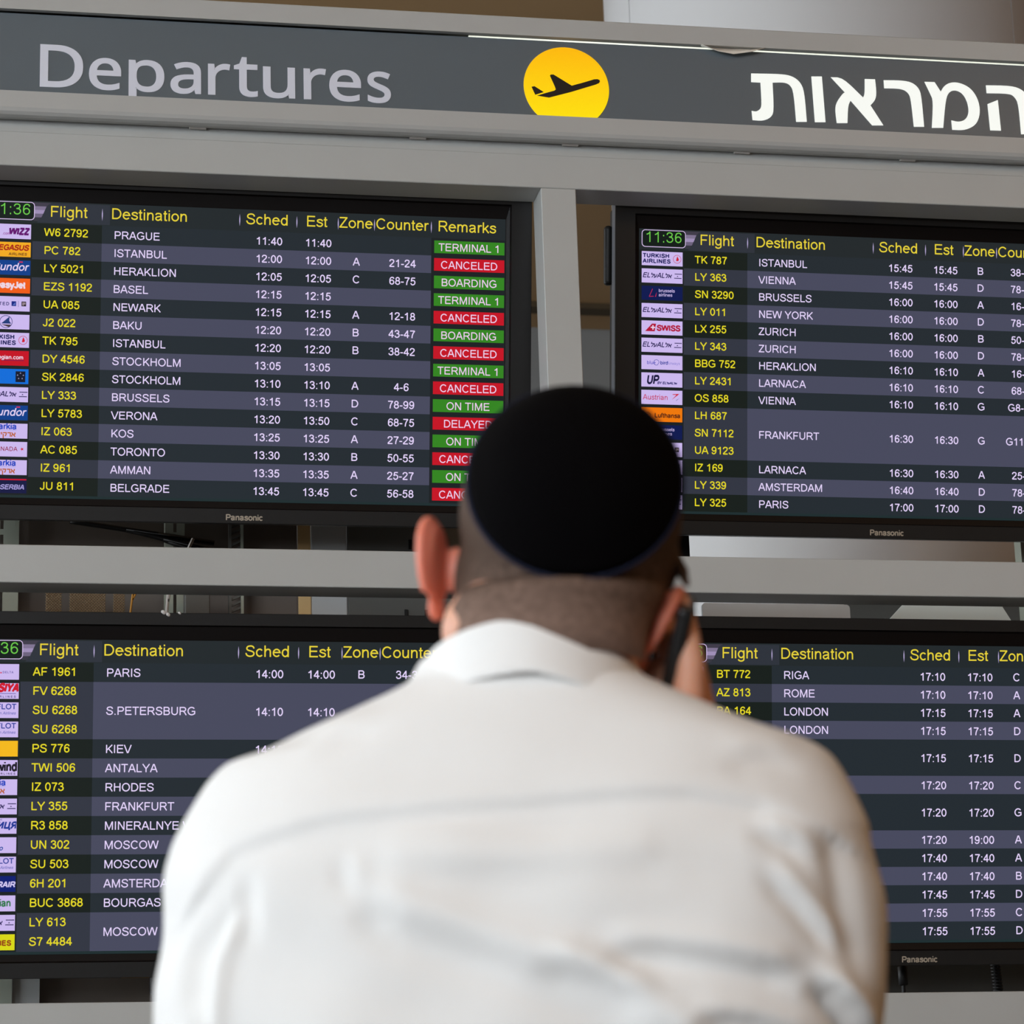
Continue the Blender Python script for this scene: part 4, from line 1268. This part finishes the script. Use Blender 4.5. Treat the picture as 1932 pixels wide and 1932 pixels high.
# ---- body: one continuous skin surface
bm = bmesh.new()
ell(bm, hp(0, 0, 0), (0.0775, 0.094, 0.090), HR, 32, 24)
ell(bm, hp(0, 0.038, -0.07), (0.058, 0.058, 0.062), HR)
ell(bm, hp(0, 0.076, -0.112), (0.026, 0.02, 0.018), HR)
ell(bm, hp(0, 0.078, 0.006), (0.05, 0.018, 0.012), HR)
for s in (-1, 1):
    ell(bm, hp(s * 0.038, 0.066, -0.045), (0.026, 0.026, 0.028), HR)
capsule(bm, [hp(0, 0.090, -0.005), hp(0, 0.106, -0.036), hp(0, 0.112, -0.046)], [0.007, 0.010, 0.013])
for s in (-1, 1):
    ell(bm, hp(s * 0.011, 0.103, -0.048), (0.008, 0.009, 0.007), HR, 12, 8)
capsule(bm, [hp(0, 0.0, -0.06), (0.018, 0.005, Z(0.43)), (0.005, 0.01, Z(0.33))], [0.072, 0.070, 0.075])
ell(bm, (0.012, -0.018, Z(0.455)), (0.066, 0.05, 0.045))
ell(bm, (0.0, 0.02, Z(0.28)), (0.15, 0.08, 0.10))
ell(bm, (0.0, 0.03, Z(0.02)), (0.13, 0.085, 0.26))
# left arm hanging
capsule(bm, [(-0.17, 0.01, Z(0.30)), (-0.205, 0.02, Z(0.02)), (-0.20, 0.07, Z(-0.22))], [0.045, 0.036, 0.024])
# right arm: elbow low and in front, forearm folded up to the ear
capsule(bm, [(0.17, 0.01, Z(0.30)), (0.205, 0.07, Z(0.06)), (0.142, 0.055, Z(0.345))], [0.045, 0.036, 0.023])
link_pts = []


def hand(bm, w, k, a, n, curl, ln=1.0, mir=1):
    """w wrist, k knuckle centre, a axis across the palm (little finger to index), n palm normal"""
    w, k, a, n = Vector(w), Vector(k), Vector(a).normalized(), Vector(n).normalized()
    u = (k - w).normalized()
    capsule(bm, [w, w.lerp(k, 0.3)], [0.021, 0.022])
    for t in (-0.028, -0.009, 0.010, 0.028):
        capsule(bm, [w.lerp(k, 0.25) + a * t * 0.5, k + a * t], [0.013, 0.0105], 10)
    for t, L in ((-0.030, 0.062), (-0.0105, 0.076), (0.0105, 0.082), (0.030, 0.073)):
        L *= ln
        p = k + a * t
        d = u.copy()
        pts = [p]
        for s, f in ((0.45, 0.35), (0.30, 0.85), (0.25, 0.7)):
            d = (d + n * curl * f).normalized()
            p = p + d * L * s
            pts.append(p)
        capsule(bm, pts, [0.0092, 0.0085, 0.0078, 0.0068], 10)


# left hand, relaxed at his side
hand(bm, (-0.20, 0.075, Z(-0.235)), (-0.197, 0.092, Z(-0.325)), (0, 1, 0.2), (1, 0.1, 0), 0.55)
capsule(bm, [(-0.196, 0.09, Z(-0.25)), (-0.18, 0.122, Z(-0.29)), (-0.172, 0.132, Z(-0.32)), (-0.170, 0.136, Z(-0.34))], [0.015, 0.012, 0.0095, 0.008], 10)
# right hand round the phone: fingers over its far edge, thumb up its near edge
hand(bm, (0.139, 0.050, Z(0.352)), (0.131, 0.052, Z(0.436)), (0.0, 0.45, 0.25), (-1, 0.25, 0.0), 1.0, 0.8)
capsule(bm, [(0.133, 0.030, Z(0.375)), (0.1225, 0.006, Z(0.402)), (0.1255, -0.002, Z(0.430)), (0.1235, 0.0, Z(0.462)), (0.1195, 0.004, Z(0.484))], [0.016, 0.0135, 0.0110, 0.0085, 0.0065], 12)
capsule(bm, [(0.125, 0.02, Z(0.41)), (0.125, 0.014, Z(0.44))], [0.012, 0.011])
capsule(bm, [(0.124, 0.026, Z(0.392)), (0.108, 0.006, Z(0.398)), (0.096, 0.004, Z(0.409))], [0.010, 0.0085, 0.0072], 10)
ell(bm, (0.104, 0.034, Z(0.418)), (0.014, 0.018, 0.024))
# legs
for s in (-1, 1):
    capsule(bm, [(s * 0.09, 0.03, Z(-0.20)), (s * 0.10, 0.02, Z(-0.65)), (s * 0.11, 0.03, 0.10)], [0.075, 0.05, 0.035])
    ell(bm, (s * 0.115, 0.08, 0.055), (0.035, 0.10, 0.035))
body = link('body', fuse(bm, 0.0034, 5), MT['skin'], man, True)


def ear(side, c, rot, fl=1.0):
    bm = bmesh.new()
    path = []
    for i in range(15):
        a = radians(-60 + 285 * i / 14)
        rx, rz = 0.0175, 0.031
        path.append(Vector((side * (0.006 + 0.003 * sin(a)), rx * cos(a) * 1.0, rz * sin(a) + 0.002)))
    tube(bm, path, [0.003 + 0.0018 * sin(pi * i / 14) for i in range(15)], 8)
    ell(bm, (side * 0.002, 0.001, 0.0), (0.004, 0.0172, 0.031), None, 16, 12)
    ell(bm, (side * 0.003, -0.002, 0.0), (0.004, 0.009, 0.018), None, 14, 10)
    ell(bm, (side * 0.003, 0.004, -0.028), (0.0048, 0.0095, 0.0105), None, 12, 10)
    ell(bm, (side * -0.006, 0.014, 0.0), (0.008, 0.006, 0.017), None, 14, 10)
    me = fuse(bm, 0.0016, 4)
    o = link('ear', me, MT['ear_skin'], man, True)
    o.matrix_local = Matrix.Translation(c) @ rot.to_4x4() @ Matrix.Scale(fl, 4)
    return o


# ears stand away from the head, open side forward
ear(-1, (-0.0545, 0.002, Z(0.5085)), E3(4, 4, 0) @ E3(0, 0, -24), 1.03)
ear(1, (0.0985, 0.000, Z(0.458)), E3(4, 24, 0) @ E3(0, 0, 7), 0.96)

# face details
for s in (-1, 1):
    bm = bmesh.new()
    ell(bm, hp(s * 0.031, 0.078, -0.012), (0.0125, 0.0125, 0.0125))
    e = link('eye', bm, MT['eye'], man, True)
    bm = bmesh.new()
    ell(bm, hp(s * 0.031, 0.0875, -0.012), (0.0055, 0.004, 0.0055), HR, 12, 8)
    link('iris', bm, MT['iris'], e, True)
    bm = bmesh.new()
    capsule(bm, [hp(s * 0.014, 0.096, 0.008), hp(s * 0.032, 0.093, 0.013), hp(s * 0.048, 0.082, 0.008)], [0.0035, 0.004, 0.0025], 8)
    link('eyebrow', bm, MT['phone'], man, True)
bm = bmesh.new()
ell(bm, hp(0, 0.093, -0.078), (0.022, 0.008, 0.004), HR, 16, 8)
ell(bm, hp(0, 0.092, -0.085), (0.019, 0.008, 0.0045), HR, 16, 8)
link('mouth', bm, MT['lips'], man, True)

# hair: a close cropped layer from the temples round to the nape
bm = bmesh.new()
N1, N2 = 72, 44
grid = []
for j in range(N2 + 1):
    row = []
    for i in range(N1 + 1):
        az = radians(-138 + 276 * i / N1)         # 0 = back of the head
        zlow = -0.100 + 0.085 * (abs(az) / radians(138)) ** 2.2
        th0 = math.asin(max(-1, min(1, zlow / 0.112)))
        el = th0 + (pi / 2 - th0) * (j / N2)
        x, y, z = sin(az) * cos(el), -cos(az) * cos(el), sin(el)
        k = 1.0
        p = Vector((x * 0.0795, y * 0.0955, z * 0.0915))
        if z < -0.35:
            # runs down onto the nape
            t = (-0.35 - z) / 0.65
            p = Vector((x * (0.0795 + 0.04 * t), y * 0.0955 - 0.012 * t * 1.0, z * 0.0915 - 0.024 * t))
        row.append(bm.verts.new(hp(*p)))
    grid.append(row)
for j in range(N2):
    for i in range(N1):
        try:
            bm.faces.new((grid[j][i], grid[j][i + 1], grid[j + 1][i + 1], grid[j + 1][i]))
        except ValueError:
            pass
bmesh.ops.remove_doubles(bm, verts=bm.verts, dist=0.0002)
hair = link('hair', bm, hm, man, True)
sd = hair.modifiers.new('t', 'SOLIDIFY')
sd.thickness = 0.004
sd.offset = 0
bm = bmesh.new()
# lower nape, shaved short, follows the thick neck into the collar
rg = []
for (cx, cy, z, rx, ry) in ((0.0325, -0.004, 0.482, 0.0752, 0.068), (0.030, -0.008, 0.474, 0.0765, 0.074), (0.025, -0.012, 0.468, 0.0745, 0.068), (0.0225, -0.014, 0.448, 0.0722, 0.062), (0.0205, -0.012, 0.428, 0.0705, 0.060)):
    rg.append([Vector((cx + rx * sin(radians(a)), cy - ry * cos(radians(a)), Z(z))) for a in range(-66, 84, 6)])
loft(bm, rg, caps=False, closed=False)
nape = link('nape_stubble', bm, hm, man, True)
sd = nape.modifiers.new('t', 'SOLIDIFY')
sd.thickness = 0.003
sd.offset = 0
bm = bmesh.new()
ell(bm, (0.103, 0.018, Z(0.505)), (0.018, 0.026, 0.030), E3(0, 20, 0))
capsule(bm, [(0.116, 0.012, Z(0.510)), (0.1225, 0.004, Z(0.500)), (0.1255, -0.002, Z(0.489))], [0.008, 0.005, 0.0022], 8)
link('sideburn', bm, hm, man, True)

# skullcap: six velvet panels to a low point, dark blue rim
ax = (Matrix.Rotation(radians(9), 3, 'Y') @ Vector((0, -cos(radians(20)), sin(radians(20))))).normalized()
up_ = (Vector((0, 0, 1)) - ax * ax.z).normalized()
sd_ = up_.cross(ax).normalized()
KC = HC + Vector((0.001, 0, -0.001))
CA = 62
NP = 48


def kpt(a, g, r):
    """a around the cap axis, g angle from the axis"""
    d = ax * cos(g) + (up_ * cos(a) + sd_ * sin(a)) * sin(g)
    d = HR.transposed() @ d
    return KC + (HR @ Vector((d.x * 0.0865, d.y * 0.1020, d.z * 0.0945))) * r


bm = bmesh.new()
rings = []
for j in range(1, 15):
    g = radians(CA) * j / 14
    ring = []
    for i in range(NP):
        a = 2 * pi * i / NP
        seam = abs(((i / NP * 4) % 1) - 0.5) * 2
        puff = 1.0 + 0.012 * (1 - seam ** 6) * sin(pi * j / 14) + (0.012 if j > 12 else 0)
        ring.append(kpt(a, g, puff))
    rings.append(ring)
vs = loft(bm, rings, caps=False)
top = bm.verts.new(kpt(0, 0, 1.012))
for i in range(NP):
    bm.faces.new((top, vs[0][(i + 1) % NP], vs[0][i]))
bmesh.ops.recalc_face_normals(bm, faces=bm.faces)
kip = link('skullcap', bm, MT['velvet'], man, True)
sd = kip.modifiers.new('t', 'SOLIDIFY')
sd.thickness = 0.003
sd.offset = -1
bm = bmesh.new()
tube(bm, [kpt(2 * pi * i / NP, radians(CA + 0.5), 1.012) for i in range(NP + 1)], 0.0016, 6, caps=False)
r_ = link('rim', bm, MT['velvet_rim'], kip, True)

# ---- shirt: shoulders and back lofted, arms fused on
Lp = [(-0.058, .462), (-0.065, .451), (-0.080, .418), (-0.129, .396), (-0.162, .384), (-0.194, .369), (-0.213, .364), (-0.226, .349), (-0.241, .325), (-0.249, .308), (-0.254, .282), (-0.256, .256), (-0.257, .233), (-0.26, .208), (-0.262, .185), (-0.262, .15)]
Rp = [(0.080, .462), (0.084, .44), (0.088, .422), (0.132, .399), (0.170, .382), (0.210, .368), (0.225, .356), (0.236, .334), (0.247, .308), (0.25, .277), (0.254, .255), (0.255, .225), (0.25, .199), (0.243, .169), (0.238, .15)]


def xat(P, z):
    for (x0, z0), (x1, z1) in zip(P, P[1:]):
        if z1 <= z <= z0:
            return x0 + (x1 - x0) * (z0 - z) / (z0 - z1)
    return P[0][0] if z > P[0][1] else P[-1][0]


def sec(z, xl, xr, yc, hy, n=56, e=2.4):
    cx, hx = (xl + xr) / 2, (xr - xl) / 2
    out = []
    for i in range(n):
        a = 2 * pi * i / n
        c, s = cos(a), sin(a)
        out.append(Vector((cx + hx * math.copysign(abs(c) ** (2 / e), c), yc + hy * math.copysign(abs(s) ** (2 / e), s), Z(z))))
    return out


bm = bmesh.new()
rr = []
zs = [.440, .43, .42, .41, .402, .396, .39, .384, .378, .371, .364, .357, .349, .337, .325, .308, .295, .282, .256, .233, .208, .185, .15]
for z in reversed(zs):
    t = (0.44 - z)
    hy = 0.056 + 0.07 * min(1, (t / 0.16)) ** 0.62
    yc = 0.004 - 0.0 * t
    rr.append(sec(z, xat(Lp, z), xat(Rp, z), yc, hy, e=2.05 + 0.5 * min(1, t / 0.15)))
low_ = [sec(z, a, b, 0.006, 0.1255, e=2.5) for z, a, b in ((-0.06, -0.180, 0.180), (-0.01, -0.190, 0.186), (0.04, -0.207, 0.198), (0.08, -0.226, 0.212), (0.115, -0.246, 0.226))]
loft(bm, low_ + rr)
rr = []
for z, xl, xr, yc, hy in ((-0.17, -0.176, 0.176, 0.02, 0.118), (-0.12, -0.186, 0.186, 0.02, 0.130), (0.0, -0.178, 0.178, 0.015, 0.128), (0.15, -0.19, 0.19, 0.008, 0.126), (0.22, -0.2, 0.2, 0.004, 0.12), (0.28, -0.2, 0.2, 0.004, 0.11)):
    rr.append(sec(z, xl, xr, yc, hy))
loft(bm, rr)
capsule(bm, [(-0.185, 0.0, Z(0.29)), (-0.203, 0.005, Z(0.19)), (-0.213, 0.02, Z(0.02)), (-0.205, 0.06, Z(-0.19))], [0.06, 0.058, 0.054, 0.038], 18)
capsule(bm, [(0.182, 0.0, Z(0.29)), (0.196, 0.014, Z(0.21)), (0.192, 0.06, Z(0.07))], [0.058, 0.058, 0.050], 18)
capsule(bm, [(0.196, 0.085, Z(0.06)), (0.168, 0.078, Z(0.22)), (0.144, 0.058, Z(0.325))], [0.046, 0.040, 0.031], 18)
sh = fuse(bm, 0.0038, 14)


def seg_d(px, pz, a, b):
    ax_, az_ = a
    bx_, bz_ = b
    dx, dz_ = bx_ - ax_, bz_ - az_
    L2 = dx * dx + dz_ * dz_
    t = max(0, min(1, ((px - ax_) * dx + (pz - az_) * dz_) / L2))
    qx, qz = ax_ + dx * t, az_ + dz_ * t
    s = 1 if dx * (pz - az_) - dz_ * (px - ax_) > 0 else -1
    return math.hypot(px - qx, pz - qz), s, t


# creases drawn over the back: (points, width, depth, style) ; style 0 groove, 1 fold (ridge above, valley below), 2 seam step
CREASES = [
    ([(-0.215, 0.27), (-0.198, 0.29), (-0.173, 0.298), (-0.13, 0.308), (-0.058, 0.312), (0.006, 0.314), (0.06, 0.318), (0.113, 0.319), (0.163, 0.311), (0.205, 0.292)], 0.004, 0.0029, 2),
    ([(-0.121, 0.291), (-0.116, 0.27), (-0.106, 0.248)], 0.009, 0.0035, 1),
    ([(-0.113, 0.259), (-0.081, 0.237), (-0.015, 0.212), (0.037, 0.189), (0.082, 0.164), (0.12, 0.14)], 0.018, 0.0080, 1),
    ([(0.003, 0.213), (0.048, 0.196), (0.089, 0.175)], 0.012, 0.007, 1),
    ([(0.045, 0.215), (0.091, 0.213), (0.126, 0.208), (0.161, 0.201), (0.188, 0.194)], 0.011, 0.0062, 1),
    ([(0.186, 0.197), (0.205, 0.186), (0.217, 0.173), (0.226, 0.157), (0.230, 0.14)], 0.010, 0.013, 1),
    ([(0.160, 0.272), (0.166, 0.264), (0.184, 0.246), (0.201, 0.226), (0.217, 0.206)], 0.009, 0.006, 1),
    ([(0.205, 0.299), (0.213, 0.28), (0.216, 0.259), (0.218, 0.241), (0.222, 0.22), (0.227, 0.188)], 0.011, 0.005, 0),
    ([(-0.187, 0.282), (-0.187, 0.247), (-0.185, 0.219)], 0.008, 0.006, 0),
    ([(-0.212, 0.248), (-0.223, 0.22), (-0.228, 0.174)], 0.007, 0.007, 0),
    ([(-0.191, 0.258), (-0.209, 0.219), (-0.214, 0.174), (-0.212, 0.12)], 0.008, 0.008, 1),
    ([(-0.109, 0.273), (-0.031, 0.27), (0.04, 0.273), (0.104, 0.273)], 0.016, 0.0022, 1),
    ([(0.10, 0.17), (0.15, 0.165), (0.20, 0.15)], 0.010, 0.006, 1),
    ([(0.13, 0.345), (0.17, 0.35), (0.20, 0.345)], 0.012, 0.003, 1),
    ([(-0.150, 0.36), (-0.12, 0.372), (-0.09, 0.380)], 0.010, 0.003, 1),
    ([(0.15, 0.30), (0.185, 0.285), (0.205, 0.27)], 0.010, 0.006, 1),
]
CR2 = []
for pts, wd, dp, st in CREASES:
    SG = [(a, b, math.dist(a, b)) for a, b in zip(pts, pts[1:])]
    CR2.append((pts, wd, dp, st, (min(p[0] for p in pts), max(p[0] for p in pts), min(p[1] for p in pts), max(p[1] for p in pts)), SG, sum(q[2] for q in SG)))
NRM = [n.vector.copy() for n in sh.vertex_normals]
CO = [v.co.copy() for v in sh.vertices]
for vi, c0 in enumerate(CO):
    x, y, z = c0.x, c0.y, c0.z - EYE
    if z < 0.08 or z > 0.42 or y > 0.045:
        continue
    wgt = max(0.0, min(1.0, (0.045 - y) / 0.05))
    d = 0.0
    for pts, wd, dp, st, BB, SG, TL in CR2:
        best = None
        mg = wd * (4 if st != 2 else 20)
        if not (BB[0] - mg < x < BB[1] + mg and BB[2] - mg < z < BB[3] + mg):
            continue
        run = 0.0
        for a, b, L in SG:
            q = seg_d(x, z, a, b)
            if best is None or q[0] < best[0]:
                best = (q[0], q[1], run + q[2] * L, TL - run - q[2] * L)
            run += L
        r, s = best[0], best[1]
        e_ = min(best[2], best[3]) / 0.028
        taper = 1.0 if e_ > 1 else e_ * e_ * (3 - 2 * e_)
        if r > wd * (4 if st != 2 else 20):
            continue
        if st == 0:
            d -= dp * math.exp(-(r / wd) ** 2) * taper
        elif st == 1:
            d += dp * taper * s * (r / wd) * math.exp(-(r / wd) ** 2) * 1.6
        else:
            d += dp * math.tanh(s * r / 0.0035) * math.exp(-(r / 0.03) ** 2)
    # soft broad slackness
    d += 0.0022 * sin(x * 41 + z * 23) * sin(z * 57 - x * 12) * (1 if z < 0.3 else 0.4)
    CO[vi] = c0 + NRM[vi] * (d * wgt)
sh.vertices.foreach_set('co', [k for c in CO for k in c])
sh.update()
shirt = link('shirt', sh, MT['shirt'], man, True)
s2 = shirt.modifiers.new('s', 'SMOOTH')
s2.iterations = 2
s2.factor = 0.4

# collar: standing band folded over, highest at the nape
def collar_ring(dr, dz, k=0.0):
    out = []
    n = 60
    for i in range(n):
        a = 2 * pi * i / n                        # 0 = front (away), pi = back
        c, s = cos(a), sin(a)
        x = 0.0115 + (0.0765 + dr) * s
        y = -0.004 + (0.068 + dr) * c
        z = 0.432 - 0.0165 * c - 0.013 * s * (1 if s > 0 else 0.0)
        if s > 0: z -= 0.008 * s * (0.5 - 0.5 * c)
        z += 0.003 * (1 - abs(s)) * (1 if c < 0 else 0)
        out.append(Vector((x, y, Z(z + dz * (1 - k * max(0, c))))))
    return out


bm = bmesh.new()
loft(bm, [collar_ring(-0.002, -0.045), collar_ring(-0.0025, -0.02), collar_ring(-0.001, -0.001), collar_ring(0.0005, 0.0008), collar_ring(0.0025, -0.001), collar_ring(0.0045, -0.012), collar_ring(0.0080, -0.026), collar_ring(0.0135, -0.041), collar_ring(0.0125, -0.0425), collar_ring(0.0085, -0.035)], caps=False)
bmesh.ops.recalc_face_normals(bm, faces=bm.faces)
co = link('collar', bm, MT['shirt'], man, True)
sd = co.modifiers.new('t', 'SOLIDIFY')
sd.thickness = 0.0014
sd.offset = 0
ss = co.modifiers.new('s', 'SUBSURF')
ss.levels = ss.render_levels = 1
# trousers with waistband, the shirt tucked in
bm = bmesh.new()
loft(bm, [sec(z, -w_, w_, 0.02, h_, e=2.3) for z, w_, h_ in ((-0.27, 0.186, 0.126), (-0.20, 0.190, 0.130), (-0.135, 0.184, 0.125))])
for s in (-1, 1):
    rr = []
    for z, cx, w_, h_ in ((-0.13, 0.075, 0.098, 0.115), (-0.25, 0.085, 0.098, 0.12), (-0.45, 0.095, 0.088, 0.098), (-0.68, 0.103, 0.066, 0.075), (-0.9, 0.11, 0.062, 0.068), (-1.09, 0.113, 0.062, 0.075)):
        rr.append([Vector((s * cx + w_ * cos(2 * pi * i / 24), 0.02 + h_ * sin(2 * pi * i / 24), Z(z))) for i in range(24)])
    loft(bm, rr)
    bmesh.ops.recalc_face_normals(bm, faces=bm.faces)
link('trousers', fuse(bm, 0.009, 4), MT['trousers'], man, True)
for s in (-1, 1):
    bm = bmesh.new()
    rr = []
    for y, w_, h_ in ((-0.075, 0.022, 0.045), (-0.05, 0.035, 0.065), (0.0, 0.038, 0.075), (0.06, 0.042, 0.062), (0.13, 0.046, 0.045), (0.18, 0.040, 0.035), (0.205, 0.02, 0.022)):
        rr.append([Vector((s * 0.115 + w_ * cos(2 * pi * i / 20), y, max(0.0, h_ * 0.5 + h_ * 0.62 * sin(2 * pi * i / 20)))) for i in range(20)])
    loft(bm, rr)
    bmesh.ops.recalc_face_normals(bm, faces=bm.faces)
    link('shoe', bm, MT['shoe'], man, True)

# ---- phone in his right hand (a thing of its own)
ph = empty('phone')
ph.matrix_world = mm @ Matrix.Translation((0.1118, 0.027, Z(0.423))) @ (E3(0, 15, 0) @ E3(24, 0, 0)).to_4x4()
tag(ph, 'black mobile phone held between the man\'s right hand and his ear', 'phone')
bm = bmesh.new()
box(bm, (-0.0055, -0.028, -0.06), (0.0055, 0.028, 0.06), 0.003, 3)
link('body', bm, MT['phone'], ph)
boxobj('display', (-0.0062, -0.0245, -0.048), (-0.0055, 0.0245, 0.050), MT['cable'], ph)
bm = bmesh.new()
tube(bm, [(0.0056, 0.016, 0.048), (0.0066, 0.016, 0.048)], 0.005, 16)
link('camera_lens', bm, MT['cable'], ph)
